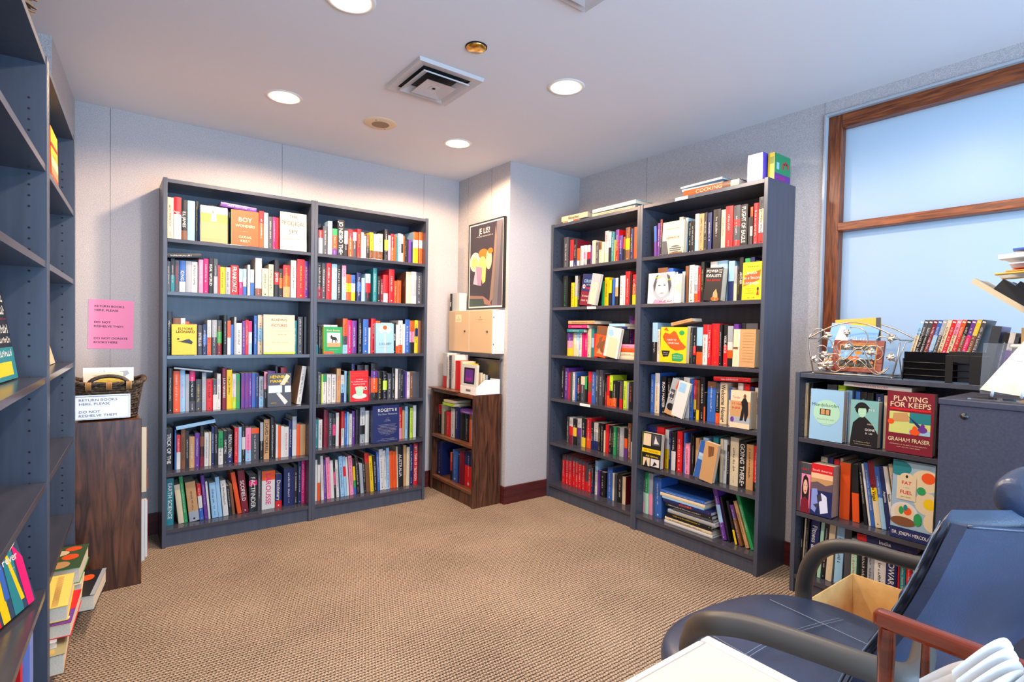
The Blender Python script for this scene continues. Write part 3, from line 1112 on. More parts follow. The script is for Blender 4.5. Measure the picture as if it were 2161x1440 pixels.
def build_rows():
    stuff = MB(); used = set(); rows = []; cur = None
    for line in ROWS.strip().split('\n'):
        if line[0] == '#':
            k, r, z, rec = line[1:].split(); cur = (k, int(r), int(z)/1000, int(rec)/1000, []); rows.append(cur)
        else: cur[4].append(line)
    for k, r, z, rec, items in rows:
        spines = []
        for ln in items:
            if ln[0] in 'FH': continue
            big = ln[0] != '-'; body, _, txt = ln.lstrip('-').partition(';'); f = body.split(',')
            cols, _, side = f[3].partition('|')
            spines.append(dict(big=big, u=float(f[0])/1000, w=float(f[1])/1000, h=int(f[2])/1000, cols=cols, side=side, lean=float(f[4]) if len(f) > 4 else 0, v=int(f[5])/1000 if len(f) > 5 else rec, zo=int(f[6])/1000 if len(f) > 6 else 0, txt=txt))
        rn = rowname(k, r); grp = 'books on the '+rn
        descs = [cphrase(s['cols']) for s in spines]
        for i, s in enumerate(spines):
            w, h, v = s['w'], s['h'], s['v']; d = min(.20, max(.11, h*.68), .268-v if k != 'W' else .222-v, .115 if k == 'W' and r == 3 else 1)
            rnd = random.Random(k+str(r)+str(i)); v += rnd.uniform(-.003, .004) if abs(s['lean']) < 1 else 0
            ln = math.radians(s['lean']); off = Matrix.Translation((s['u'], v, z+.0005+s['zo']))
            if ln > 0: T = off @ Matrix.Translation((w/math.cos(ln), 0, 0)) @ Matrix.Rotation(ln, 4, 'Y') @ Matrix.Translation((-w, 0, 0))
            else: T = off @ Matrix.Rotation(ln, 4, 'Y')
            M = CM[k] @ T
            if not s['big']:
                stuff.M = M; spine_book(w, h, d, s['cols'], s['side'], s['txt'], stuff, stuff, rnd); stuff.M = None; continue
            t = s['txt'][2:] if s['txt'][2:3] not in ('*', '') and s['txt'][1:2] == ':' else ''
            desc = descs[i]
            if s['lean']: sz = 'leaning'
            else: sz = 'thick' if w > .036 else 'slim' if w < .015 else 'tall' if h > .245 else 'small' if h < .178 else ''
            L = descs[i-1] if i else None; R = descs[i+1] if i+1 < len(spines) else None
            if t:
                lab = '%s book with %s lettering %s on %s' % (desc, COLW[s['txt'][0].upper()], t.replace('_', ' ').title(), rn)
            else:
                nb = 'left of %s' % R if L is None else 'right of %s' % L if R is None else 'between %s and %s' % (L, R)
                if L == R and L: nb = 'between two %s books' % L
                lab = ' '.join(('%s %s book %s, %s' % (sz, desc, nb, rn)).split())
            if len(lab.split()) > 16: lab = lab.replace('between ', 'between ', 1).replace(sz+' ', '', 1) if sz else lab
            if lab in used or len(lab.split()) > 16: lab = ' '.join(('%s book, %s spine from the left, %s' % (desc, ordw(i), rn)).split())
            used.add(lab)
            ro = root('book', lab, 'book', M, grp)
            cov = MB(); pg = MB(); spine_book(w, h, d, s['cols'], s['side'], s['txt'], cov, pg, rnd)
            cov.obj('cover', ro); pg.obj('page_block', ro)
        nh = 0
        for ln in items:
            if ln[0] == 'F': face_book(k, r, z, ln.split(','), grp)
            elif ln[0] == 'H':
                body, _, txt = ln.partition(';'); f = body.split(','); nh += 1
                u, zz, l, th = [float(q)/1000 for q in f[1:5]]; ang = math.radians(float(f[5])); cols, _, side = f[6].partition('|')
                M = CM[k] @ Matrix.Translation((u, max(.012, rec-.03), z+zz)) @ Matrix.Rotation(-ang, 4, 'Y') @ Matrix.Translation((l, 0, 0)) @ Matrix.Rotation(-PI/2, 4, 'Y')
                st = [q for q in items if q[0] == 'H']; t = txt[2:] if txt[1:2] == ':' and '*' not in txt else ''
                lab = '%s book lying flat%s, %s' % (cphrase(cols), ' lettered '+t if t else (' in the stack' if len(st) > 4 else ' on the others'), rn)
                if lab in used: lab = '%s book lying flat, %s from the bottom of the stack, %s' % (cphrase(cols), ordw(nh-1), rn)
                lab = ' '.join(lab.split()[:16]); used.add(lab)
                ro = root('book', lab, 'book', M, grp); cov = MB(); pg = MB()
                spine_book(th, l, min(.2, l*.7) if k != 'W' else .15, cols, side, txt, cov, pg, random.Random(lab)); cov.obj('cover', ro); pg.obj('page_block', ro)
    o = stuff.obj('books'); tag(o, 'the many smaller books filling the shelves between the larger ones', 'books'); o['kind'] = 'stuff'

# face-out covers: (background, spine colour, [art]) in fractions of the cover; r rect, e ellipse, p polygon, t text, l small print
COV = dict(
 girl=('E', 'C', [('r', 0, .8, 1, 1, 'W'), ('r', 0, .55, 1, .8, (170, 176, 60)), ('r', 0, .1, 1, .35, (214, 158, 96)), ('e', .46, .83, .045, .06, (190, 120, 90)), ('p', 'W', .36, .58, .6, .58, .56, .8, .42, .8)], 'book facing out, girl in white dress in a field'),
 boy=('O', 'G', [('t', .5, .74, .13, 'C', 'BOY', 1), ('t', .5, .56, .075, 'C', 'WONDERS', 1), ('l', .5, .4, .018, 'C', .2), ('t', .5, .24, .065, 'C', 'CATHAL', 1), ('t', .5, .13, .065, 'C', 'KELLY', 1)], 'orange book facing out titled Boy Wonders'),
 spy=('C', 'K', [('t', .5, .9, .09, 'K', 'THE', 0), ('t', .5, .72, .12, 'D', 'PRODIGAL', 0), ('t', .5, .5, .11, 'D', 'SPY', 0), ('r', 0, .0, 1, .27, (196, 196, 196)), ('p', 'S', .55, .2, .75, .42, .95, .38, 1, .2), ('l', .4, .3, .03, 'D', .6), ('l', .5, .1, .02, 'W', .7)], 'cream book facing out titled The Prodigal Spy'),
 elmore=('Y', 'Y', [('t', .55, .86, .085, 'K', 'ELMORE', 1), ('t', .55, .76, .085, 'K', 'LEONARD', 1), ('e', .25, .52, .05, .03, 'K'), ('p', 'K', .2, .44, .5, .4, .8, .35, .85, .42, .7, .52, .55, .5, .35, .44), ('l', .6, .22, .03, 'C', .35)], 'yellow book facing out with a black reclining figure'),
 reading=('C', 'S', [('t', .5, .87, .065, 'D', 'READING', 0), ('t', .5, .73, .065, 'R', 'PICTURES', 0), ('l', .5, .6, .02, 'E', .7), ('l', .6, .5, .035, 'E', .3), ('l', .5, .3, .02, 'E', .6), ('r', 0, 0, 1, .05, 'A')], 'cream book facing out titled Reading Pictures'),
 henning=('D', 'D', [('t', .5, .9, .09, 'Y', 'HENNING', 1), ('t', .5, .77, .09, 'Y', 'MANKELL', 1), ('r', .03, .42, .6, .64, (196, 214, 228)), ('p', 'C', .5, .66, .8, .98, .95, .9, .7, .64), ('p', 'W', .35, .4, .5, .42, .85, .14, .72, .05), ('l', .25, .12, .03, 'Y', .25), ('r', .72, .42, .98, .62, (200, 220, 232))], 'grey book facing out with yellow lettering and falling papers'),
 green=('G', 'A', [('r', .16, .25, .88, .78, 'W'), ('p', 'K', .36, .56, .34, .64, .40, .70, .46, .63, .62, .62, .70, .56, .74, .44, .70, .46, .66, .54, .66, .38, .62, .38, .60, .50, .48, .50, .46, .38, .42, .38, .43, .54), ('r', .16, .25, .88, .4, 'E'), ('t', .5, .87, .07, 'C', 'Black Beauty', 0), ('l', .5, .15, .02, 'W', .5), ('r', .0, 0, .5, .08, 'O')], 'green children\'s book facing out with a dark horse picture'),
 lullaby=('L', 'L', [('p', 'W', .1, .8, .3, .65, .5, .72, .7, .65, .9, .8, .75, .9, .25, .9), ('r', .47, .0, .53, .65, 'C'), ('l', .3, .45, .01, 'W', .2), ('t', .52, .32, .08, 'D', 'LULLABY', 0), ('l', .5, .2, .025, 'S', .6), ('e', .5, .86, .12, .07, 'O')], 'pale blue book facing out titled Lullaby'),
 teacup=('R', 'G', [('l', .5, .92, .05, 'O', .8), ('l', .5, .84, .05, 'O', .9), ('l', .5, .72, .03, 'W', .4), ('l', .5, .65, .045, 'W', .85), ('l', .5, .57, .045, 'W', .7), ('e', .5, .18, .4, .09, 'W'), ('e', .83, .42, .09, .06, 'W'), ('e', .83, .42, .055, .035, 'R'), ('p', 'Q', .26, .46, .74, .46, .66, .22, .55, .17, .45, .17, .34, .22), ('e', .5, .46, .24, .035, 'C'), ('l', .5, .05, .015, 'W', .6)], 'red book facing out with a pale green teacup'),
 roget=('N', 'N', [('t', .55, .88, .085, 'W', "ROGET'S II", 1), ('t', .55, .77, .05, 'S', 'The New Thesaurus', 0)]+[('l', .55, y, .013, 'W', wd) for y, wd in ((.66, .1), (.62, .15), (.58, .25), (.48, .7), (.44, .6), (.4, .75), (.36, .7), (.32, .7), (.28, .65), (.24, .5), (.2, .2), (.1, .5), (.06, .75))], 'navy thesaurus facing out with white lettering'),
 dark=('N', 'M', [('r', .0, .0, 1, .45, 'M'), ('t', .6, .78, .09, 'L', 'COLOUR', 1), ('t', .6, .66, .045, 'W', 'OF THE', 0), ('t', .62, .55, .07, 'R', 'DARK', 1), ('e', .2, .6, .12, .07, 'W'), ('e', .2, .6, .06, .03, 'R'), ('l', .5, .3, .06, 'W', .7), ('l', .5, .16, .06, 'W', .8)], 'dark blue and red book leaning, with white face motif'),
 greyback=('S', 'L', [('r', .15, .02, .8, .72, 'C')], 'grey book leaning back to front with a cream label panel'),
 orange=('O', 'M', [('r', 0, .72, 1, 1, 'U'), ('p', 'U', .1, .3, .3, .5, .25, .6, .6, .7, .5, .5, .9, .6, .7, .3, .9, .1, .5, .2), ('p', 'E', .2, .1, .4, .3, .6, .12), ('l', .68, .12, .06, 'C', .4)], 'orange and brown book leaning beside the white booklet'),
 whiteback=('W', 'C', [('p', 'L', .1, .9, .4, .93, .5, .75, .3, .68, .1, .75), ('r', .2, .0, .85, .66, 'C')], 'white and pale blue booklet leaning on the book stack'),
 keeper=('C', 'L', [('r', 0, .6, 1, .72, (216, 206, 170)), ('l', .5, .78, .03, 'D', .6), ('t', .5, .5, .06, 'M', "KEEPER'N ME", 1), ('p', 'D', .0, 0, .0, .42, .2, .42, .32, .0), ('r', .35, .0, .95, .04, 'U'), ('e', .62, .14, .28, .11, 'D'), ('r', .35, .12, .9, .14, 'C'), ('r', .35, .18, .9, .2, 'C'), ('r', .35, .06, .9, .08, 'C')], 'cream book facing out with a striped boat picture'),
 face=('W', 'S', [('p', 'S', .22, .3, .16, .6, .25, .88, .45, 1, .7, 1, .88, .85, .95, .5, .85, .25, .6, .1, .4, .1), ('p', 'D', .25, .35, .2, .6, .3, .9, .4, .95, .3, .6), ('p', 'D', .82, .3, .9, .55, .82, .88, .7, .95, .78, .6), ('e', .54, .52, .23, .31, (228, 222, 216)), ('p', 'S', .3, .7, .45, .88, .62, .9, .78, .7, .7, .95, .4, .97), ('e', .44, .585, .055, .018, 'D'), ('e', .64, .585, .055, .018, 'D'), ('r', .37, .625, .51, .637, 'S'), ('r', .57, .625, .71, .637, 'S'), ('p', (200, 194, 190), .55, .56, .51, .43, .58, .43), ('e', .55, .33, .08, .02, (170, 120, 120)), ('l', .35, .86, .07, 'A', .4), ('l', .8, .76, .06, 'A', .3), ('p', 'P', .2, .0, .3, .14, .5, .08, .8, .0), ('l', .72, .07, .08, 'H', .5)], 'grey magazine facing out with a long-haired woman\'s portrait'),
 whiteback2=('W', 'C', [('p', 'C', .0, .5, 1, .8, 1, .3)], 'white booklet just right of the portrait magazine'),
 power=('K', 'K', [('t', .4, .9, .085, 'W', 'POWER', 1), ('t', .86, .93, .04, 'W', 'AND', 1), ('t', .86, .86, .04, 'W', 'THE', 1), ('t', .48, .76, .085, 'W', 'IDEALISTS', 1), ('t', .48, .62, .05, 'R', 'PAUL BERMAN', 1), ('p', 'E', .5, .0, .55, .25, .7, .36, .8, .2, .85, .0), ('e', .55, .06, .12, .05, 'O'), ('e', .8, .05, .1, .05, 'O')], 'thick black book facing out titled Power and the Idealists'),
 jewish=('Y', 'Y', [('p', 'O', .05, .36, .1, .66, .9, .78, .85, .52), ('t', .45, .72, .085, 'W', 'Jewish', 0), ('t', .5, .59, .085, 'W', 'as a Second', 0), ('t', .45, .46, .085, 'W', 'Language', 0), ('l', .5, .88, .03, 'K', .6), ('l', .4, .3, .02, 'K', .4), ('l', .4, .24, .02, 'K', .4), ('l', .4, .18, .02, 'K', .45), ('l', .5, .06, .03, 'K', .4), ('e', .8, .28, .05, .05, 'K'), ('p', 'R', .74, .12, .86, .12, .82, .25, .78, .25)], 'yellow book facing out with orange panel, second language title'),
 mitt=('Y', 'Y', [('p', 'O', .07, .72, .15, .85, .35, .8, .5, .9, .6, .84, .75, .62, .98, .45, .9, .38, .6, .34, .4, .4, .15, .6), ('p', 'O', .1, .92, .2, 1, .3, .88), ('t', .42, .64, .05, 'W', 'I HATE TO', 1), ('t', .5, .55, .05, 'W', 'COOK Book', 1), ('e', .8, .84, .1, .065, 'G'), ('p', 'K', .05, .33, .38, .33, .32, .17, .12, .15), ('p', 'G', .48, .05, .46, .24, .65, .28, .88, .24, .9, .1, .8, .04), ('l', .68, .2, .03, 'W', .35), ('l', .68, .14, .03, 'W', .35), ('l', .22, .27, .02, 'W', .2), ('l', .22, .22, .02, 'W', .2)], 'yellow cookbook facing out with an orange oven mitt'),
 cream=('E', 'C', [('r', .0, 0, .25, 1, 'C'), ('r', .25, 0, .29, 1, 'W'), ('r', .0, .46, .22, .52, 'U')]+[('l', .68, .9-.075*i, .018, 'U', .5) for i in range(11)], 'thick cream book facing out back cover with close print'),
 handbook=('S', 'D', [('p', 'O', .45, .75, .55, .98, .98, .98, .9, .7), ('r', .1, .4, .5, .7, 'D'), ('l', .4, .6, .1, 'W', .6), ('l', .4, .45, .1, 'W', .6), ('r', 0, 0, 1, .12, 'E'), ('e', .4, .22, .3, .1, 'K'), ('e', .75, .25, .2, .12, 'D')], 'grey and orange book leaning behind a white curled booklet'),
 whitecurl=('W', 'L', [('r', .1, .7, .7, .96, 'L'), ('l', .35, .8, .03, 'S', .4)], 'white paperback leaning with curled pages on fourth shelf'),
 tender=('E', 'C', [('r', 0, 0, 1, .14, 'C'), ('r', 0, .14, 1, .3, 'S'), ('r', 0, .72, 1, 1, 'C'), ('t', .3, .82, .07, 'R', 'Tender', 0), ('l', .35, .66, .07, 'R', .5), ('l', .3, .54, .06, 'R', .4), ('p', 'K', .5, .2, .6, .55, .55, .7, .72, .88, .88, .7, .92, .4, .82, .2, .74, .22, .72, .45, .66, .22), ('e', .72, .86, .07, .06, 'U'), ('e', .12, .22, .09, .07, 'V')], 'thick tan paperback facing out with a dark standing figure'),
 road=('K', 'A', [('r', .05, .62, .46, .97, 'C'), ('r', .5, .66, .95, .97, 'D'), ('p', 'W', .62, .7, .7, .95, .78, .8, .9, .72), ('r', 0, .42, 1, .54, 'Y'), ('t', .5, .48, .055, 'K', 'ON THE ROAD', 0), ('t', .55, .33, .045, 'Y', 'JACK KEROUAC', 1), ('r', .08, .03, .45, .27, 'C'), ('p', 'K', .15, .03, .25, .22, .35, .03), ('r', .5, .05, .95, .27, 'W'), ('p', 'K', .6, .05, .7, .2, .85, .12)], 'black book facing out with a yellow title band'),
 denim=('B', 'W', [('r', .1, .5, .9, .68, (180, 200, 224)), ('r', .1, .5, .9, .6, 'L')], 'denim blue booklet leaning on fifth shelf'),
 tanback=('E', 'E', [('p', 'U', .25, .9, .7, .92, .75, .7, .4, .62)], 'tan paperback leaning beside the denim blue booklet'),
 purple=('W', 'W', [('r', .16, .3, .88, .88, 'K'), ('r', .24, .36, .8, .82, 'V'), ('l', .52, .5, .12, 'H', .45)], 'white framed purple booklet standing behind the white file box'),
 memoir=('L', 'S', [('e', .5, .55, .4, .25, 'Q'), ('t', .45, .7, .07, 'D', 'Mendelssohn', 0), ('r', .3, .5, .62, .62, 'K'), ('r', .33, .51, .45, .61, 'E'), ('r', .48, .51, .59, .61, 'E'), ('l', .48, .42, .035, 'S', .5), ('l', .5, .33, .015, 'S', .4), ('l', .5, .3, .015, 'S', .3)], 'pale blue hardback facing out with two tiny portraits'),
 portrait=('T', 'E', [('r', 0, 0, 1, 1, (120, 176, 176)), ('p', 'K', .0, .0, .1, .5, .3, .62, .5, .66, .8, .5, 1, .3, 1, 0), ('e', .4, .82, .24, .14, 'K'), ('e', .42, .76, .15, .13, 'Q'), ('p', 'K', .12, .82, .7, .84, .6, .9, .2, .9), ('l', .8, .82, .07, 'W', .3), ('l', .75, .5, .03, 'C', .25), ('t', .72, .38, .05, 'W', 'GONE', 1), ('l', .72, .3, .04, 'W', .3), ('l', .45, .1, .02, 'C', .6), ('l', .5, .05, .015, 'C', .6)], 'teal paperback facing out, person in dark hat and coat'),
 playing=('M', 'M', [('t', .5, .89, .085, 'C', 'PLAYING', 1), ('t', .5, .79, .085, 'C', 'FOR KEEPS', 1), ('r', .06, .7, .94, .73, 'R'), ('r', .06, .32, .94, .67, (196, 206, 120)), ('r', .5, .5, .94, .67, 'T'), ('r', .5, .32, .94, .4, 'L'), ('p', 'E', .12, .5, .15, .64, .45, .66, .5, .52), ('p', 'N', .45, .62, .72, .48, .78, .42, .68, .44), ('e', .78, .41, .1, .05, 'V'), ('e', .78, .47, .045, .035, 'V'), ('e', .1, .5, .07, .045, 'O'), ('e', .62, .36, .11, .05, 'O'), ('e', .62, .42, .05, .04, 'O'), ('t', .5, .22, .065, 'C', 'GRAHAM FRASER', 1), ('l', .5, .14, .018, 'C', .8), ('l', .5, .1, .016, 'C', .5)], 'maroon hardback facing out titled Playing for Keeps'),
 woman=('D', 'O', [('r', .25, .1, 1, .78, 'P'), ('l', .55, .88, .05, 'R', .7), ('p', 'K', .35, .2, .3, .5, .42, .72, .6, .77, .8, .7, .92, .5, .9, .2), ('e', .6, .52, .18, .15, (226, 176, 150)), ('e', .53, .55, .03, .01, 'K'), ('e', .68, .55, .03, .01, 'K'), ('e', .61, .44, .06, .014, 'R'), ('p', 'M', .25, 0, .3, .25, .6, .33, .9, .25, 1, .0)], 'orange-spined book with dark-haired woman on the cover'),
 south=('N', 'R', [('r', 0, .82, 1, 1, 'R'), ('t', .5, .88, .045, 'W', 'South America', 0), ('r', 0, .6, 1, .82, 'E'), ('r', 0, .72, 1, .82, (236, 190, 150)), ('p', (96, 80, 90), 0, .62, .3, .66, .7, .6, 1, .66, 1, .5, 0, .48), ('p', (130, 150, 214), .05, .5, .3, .52, .4, .3, .25, .05, .05, .1), ('p', (214, 222, 246), .5, .45, .75, .4, .85, .1, .5, .04, .42, .25), ('p', (60, 56, 76), .3, .4, .5, .42, .55, .3, .35, .26), ('p', (60, 56, 76), .15, .2, .4, .24, .35, .12)], 'thick guidebook facing out titled South America'),
 fat=('T', 'N', [('r', 0, 0, 1, 1, (146, 176, 196)), ('e', .8, .78, .34, .14, 'C'), ('e', .85, .82, .16, .07, 'O'), ('e', .85, .5, .3, .14, 'C'), ('e', .9, .5, .14, .07, 'Y'), ('e', .15, .9, .3, .1, 'T'), ('e', .32, .32, .34, .15, 'W'), ('e', .32, .34, .24, .1, 'C'), ('e', .4, .36, .1, .05, 'O'), ('e', .25, .36, .06, .05, 'G'), ('e', .35, .4, .05, .04, 'T'), ('e', .3, .22, .3, .06, 'U'), ('e', .65, .28, .1, .08, 'G'), ('e', .7, .65, .1, .05, 'G'), ('e', .98, .28, .2, .12, 'C'), ('r', .12, .5, .58, .8, 'C'), ('e', .35, .8, .16, .045, 'C'), ('e', .35, .8, .03, .02, 'K'), ('t', .35, .72, .045, 'R', 'FAT', 1), ('l', .35, .66, .018, 'S', .15), ('t', .35, .6, .045, 'R', 'FUEL', 1), ('l', .35, .54, .015, 'G', .25), ('r', 0, 0, 1, .14, 'N'), ('t', .5, .07, .042, 'W', 'DR. JOSEPH MERCOLA', 1)], 'cookbook facing out titled Fat for Fuel'),
)
def cover_art(b, w, h, art, rnd, y0=-.0004):
    def mm(c): return pm(c) if isinstance(c, str) else mat('print_%d_%d_%d' % c, c, .4)
    for i, a in enumerate(art):
        y = y0-.00012*i
        if a[0] == 'r': b.poly([(a[1]*w, y, a[2]*h), (a[3]*w, y, a[2]*h), (a[3]*w, y, a[4]*h), (a[1]*w, y, a[4]*h)], mm(a[5]))
        elif a[0] == 'e': b.poly([(min(w, max(0, w*(a[1]+a[3]*math.cos(q*PI/10)))), y, min(h, max(0, h*(a[2]+a[4]*math.sin(q*PI/10))))) for q in range(20)], mm(a[5]))
        elif a[0] == 'p':
            pts = [(a[j]*w, y, a[j+1]*h) for j in range(2, len(a), 2)]; b.poly(pts if area(pts) > 0 else pts[::-1], mm(a[1]))
        elif a[0] == 't': b.text(a[5], (a[1]*w, y, a[2]*h), (1, 0, 0), (0, 0, 1), a[3]*h, w*.9*(1 if abs(a[1]-.5) < .2 else .45), ink(a[4]) if isinstance(a[4], str) else mm(a[4]), bold=bool(a[6]))
        elif a[0] == 'l': b.squig((a[1]*w, y, a[2]*h), (1, 0, 0), (0, 0, 1), a[3]*h, a[5]*w, ink(a[4]), rnd)
def area(p): return sum(p[i-1][0]*p[i][2]-p[i][0]*p[i-1][2] for i in range(len(p)))
def face_book(k, r, z, f, grp):
    u, w, h = int(f[1])/1000, int(f[2])/1000, int(f[3])/1000; name = f[4]; d = int(f[5])/1000; tilt = math.radians(float(f[6]))
    bg, sp, art, lab = COV[name]; rnd = random.Random(name); lab2 = lab+', '+rowname(k, r)
    if len(lab2.split()) > 16: lab2 = lab
    v = int(f[7])/1000 if len(f) > 7 else .010
    T = Matrix.Translation((u, v, z+.001+d*.042+(.003 if name == 'purple' else 0)))
    if tilt: T = T @ Matrix.Rotation(tilt, 4, 'Y')
    if tilt: T = Matrix.Translation((0, 0, w*math.sin(tilt))) @ T
    M = CM[k] @ T @ Matrix.Rotation(math.radians(-2.4), 4, 'X')
    ro = root('book', lab2, 'book', M, grp); b = MB(); m = pm(bg); t = .0014
    b.box((0, 0, 0), (w, t, h), m); b.box((0, d-t, 0), (w, d, h), m); b.box((-.0012, 0, 0), (0, d, h), pm(sp))
    cover_art(b, w, h, art, rnd); b.obj('cover', ro)
    b = MB(); b.box((.001, t, .002), (w-.003, d-t, h-.002), M_PAGE); b.obj('page_block', ro)
build_rows()
# ------------------------------------------------------------------ helpers for single things
def TR(x, y, z, rz=0, rx=0, ry=0): return Matrix.Translation((x, y, z)) @ Matrix.Rotation(rz, 4, 'Z') @ Matrix.Rotation(ry, 4, 'Y') @ Matrix.Rotation(rx, 4, 'X')
def loose_book(M, w, h, d, cols, side, txt, label, group=None, cat='book', name='book'):
    r = root(name, label, cat, M, group); c = MB(); p = MB(); spine_book(w, h, d, cols, side, txt, c, p, random.Random(label)); c.obj('cover', r); p.obj('page_block', r); return r
def flat_book(M, l, w, th, col, label, art=(), sp=None, group=None):
    """lying flat: x along l, y along w, z up"""
    r = root('book', label, 'book', M, group); c = MB(); m = pm(col)
    c.box((0, 0, 0), (l, w, .0016), m); c.box((0, 0, th-.0016), (l, w, th), m); c.box((0, w-.0018, .0016), (l, w, th-.0016), pm(sp or col))
    if art:
        a = MB(); cover_art(a, l, w, art, random.Random(label), 0); k = Matrix(((1, 0, 0, 0), (0, 0, 1, 0), (0, -1, 0, th+.0003), (0, 0, 0, 1)))
        c.M = k
        for f, mi in zip(a.f, a.m): c.add([a.v[i] for i in f], [tuple(range(len(f)))], a.mats[mi])
        c.M = None
    c.obj('cover', r); p = MB(); p.box((.003, .003, .0016), (l-.003, w-.0018, th-.0016), M_PAGE); p.obj('page_block', r); return r

# ------------------------------------------------------------------ column side: poster, metal boxes, file box
r = root('framed_poster', 'framed dark poster with white JE LIS! lettering on the column', 'poster', Matrix(((0, -1, 0, XC), (-1, 0, 0, 3.567), (0, 0, 1, 1.392), (0, 0, 0, 1))))
# local: x -> -Y (left to right), y -> -X (out of the wall)
PW, PH = .464, .645
b = MB()
for a, c in (((0, .001, 0), (PW, .024, .006)), ((0, .001, PH-.006), (PW, .024, PH)), ((0, .001, .006), (.006, .024, PH-.006)), ((PW-.006, .001, .006), (PW, .024, PH-.006))): b.box(a, c, M_DARKMETAL)
b.obj('frame', r)
b = MB(); b.box((.006, .002, .006), (PW-.006, .018, PH-.006), M_WHITE); b.obj('mat_board', r)
b = MB(); rnd = random.Random(4); art = MB()
def AR(*a): cover_art(b2, PW-.036, PH-.036, a, rnd, 0)
b2 = MB(); dk = (58, 52, 62)
AR(('r', 0, 0, 1, 1, dk), ('p', (112, 106, 112), .70, .0, 1, 0, 1, 1, .82, 1, .78, .6), ('p', (88, 84, 96), .86, 0, 1, 0, 1, 1, .95, .9), ('p', (140, 116, 104), .62, 0, .74, .1, .82, .8, .78, .95, .72, .5), ('e', .17, .55, .17, .12, (250, 244, 200)), ('e', .15, .54, .1, .075, (250, 240, 120)), ('e', .42, .64, .15, .06, (236, 120, 40)), ('e', .4, .5, .13, .11, (244, 206, 116)), ('p', (244, 206, 116), .3, .5, .52, .5, .5, .3, .42, .27), ('e', .6, .56, .09, .12, (246, 210, 160)), ('e', .64, .66, .08, .035, (236, 120, 40)),
   ('p', (206, 180, 196), .12, .28, .2, .5, .26, .26), ('p', (170, 140, 170), .2, .5, .4, .47, .38, .25, .26, .26), ('p', (150, 110, 100), 0, .14, .45, .12, .66, .05, .7, .0, .5, .02, 0, .05), ('p', (58, 74, 70), 0, 0, .5, 0, .45, .09, 0, .1), ('t', .45, .92, .07, 'W', 'JE LIS!', 1), ('l', .45, .855, .018, 'W', .52))
k = Matrix(((1, 0, 0, .018), (0, -1, 0, .0185), (0, 0, 1, .018), (0, 0, 0, 1))); b2.v = [tuple(k @ Vector(p)) for p in b2.v]; b2.f = [f[::-1] for f in b2.f]; b2.obj('print', r)
def metal_box(y0, y1, label, back, pk):
    r = root('metal_wall_box', label, 'wall box', (2.155, y0, 1.066), 'beige metal wall boxes')
    w = y1-y0; h = .311; b = MB(); b.box((.004, 0, 0), (XC-2.155-.0005, w, h), M_BOXS); b.obj('case', r, bevel=.002)
    b = MB(); b.box((-.002, .003, .003), (.003, w-.003, h-.003), M_BOX); b.obj('door', r, bevel=.0015)
    k = MB(); k.M = Matrix.Translation((-.002, w*.2, h*.5)) @ Matrix.Rotation(-PI/2, 4, 'Y'); k.lathe([(.0001, .006), (.006, .006), (.008, 0)], M_DARKMETAL, 12); k.box((-.003, -.001, .006), (.004, .001, .014), M_METAL); k.obj('lock', r)
    b = MB(); b.box((-.0026, w*.38, h*.72), (-.0021, w*.66, h*.9), pk); b.squig((-.0028, w*.52, h*.78), (0, -1, 0), (0, 0, 1), .006, w*.24, ink('K'), RND); b.squig((-.0028, w*.52, h*.755), (0, -1, 0), (0, 0, 1), .004, w*.14, ink('K'), RND); b.poly([(-.0028, w*.51, h*.81), (-.0028, w*.53, h*.81), (-.0028, w*.52, h*.87)], ink('K')); b.obj('paper_label', r)
    b = MB()
    for z in (.06, .25): b.box((.008, -.001, z), (.013, .0, z+.012), M_HOLE)
    b.obj('hinge_slot', r)
M_BOXS = mat('pale_enamel_side', (226, 222, 214), .45)
metal_box(3.106, 3.398, 'beige metal wall box with lock, the one nearer the camera', 0, M_BOX)
metal_box(3.404, 3.700, 'beige metal wall box with lock, the one nearer the back wall', 0, mat('cream_sticker', (240, 222, 176), .6))
loose_book(TR(2.160, 3.700, 1.3785, -PI/2), .014, .135, .088, 'KKWK', '', 'w~', 'thin black binder standing on the far metal wall box')
r = root('grey_storage_box', 'grey box standing on the far metal wall box beside the poster', 'box', (2.166, 3.572, 1.3785))
b = MB(); b.box((0, 0, 0), (.066, .100, .135), mat('grey_card_box', (196, 198, 192), .6)); b.obj('body', r, bevel=.001); b = MB(); b.box((0, .1005, 0), (.066, .112, .135), mat('dark_grey_card', (120, 122, 122), .6)); b.obj('side_band', r)
b = MB(); b.box((XC-.028, 3.12, .80), (XC-.025, 3.52, 1.03), mat('smoked_metal_sheet', (92, 90, 92), .3, .6)); b.box((XC-.028, 3.12, 1.02), (XC-.002, 3.52, 1.03), mat('smoked_metal_sheet', (0, 0, 0))); tag(b.obj('metal_wall_tray', bevel=.001), 'dark grey metal tray on the column below the metal boxes', 'wall tray')
# on the small walnut case
zc = .7805
r = root('file_box', 'white cut-away magazine file box lying on the small walnut bookcase', 'file box', (2.03, 3.108, zc))
b = MB(); t = .0025; L_ = .205; Wd = .20
b.box((0, 0, 0), (Wd, L_, t), M_WHITE)
side = [(0, 0), (Wd, 0), (Wd, .105), (.075, .105), (0, .052)]
for y in (0, L_-t):
    v = [(x, y, z) for x, z in side]+[(x, y+t, z) for x, z in side]; n = 5
    b.add(v, [tuple(range(n)), tuple(range(n, 2*n))[::-1]]+[(i, n+i, n+(i+1) % n, (i+1) % n) for i in range(n)], M_WHITE)
b.box((0, t, t), (t, L_-t, .052), M_WHITE); b.box((Wd-t, t, t), (Wd, L_-t, .105), M_WHITE); b.obj('body', r)
b = MB(); b.box((-.0008, .07, .02), (-.0002, .13, .035), mat('shipping_label_grey', (120, 110, 104), .6)); b.obj('label', r)
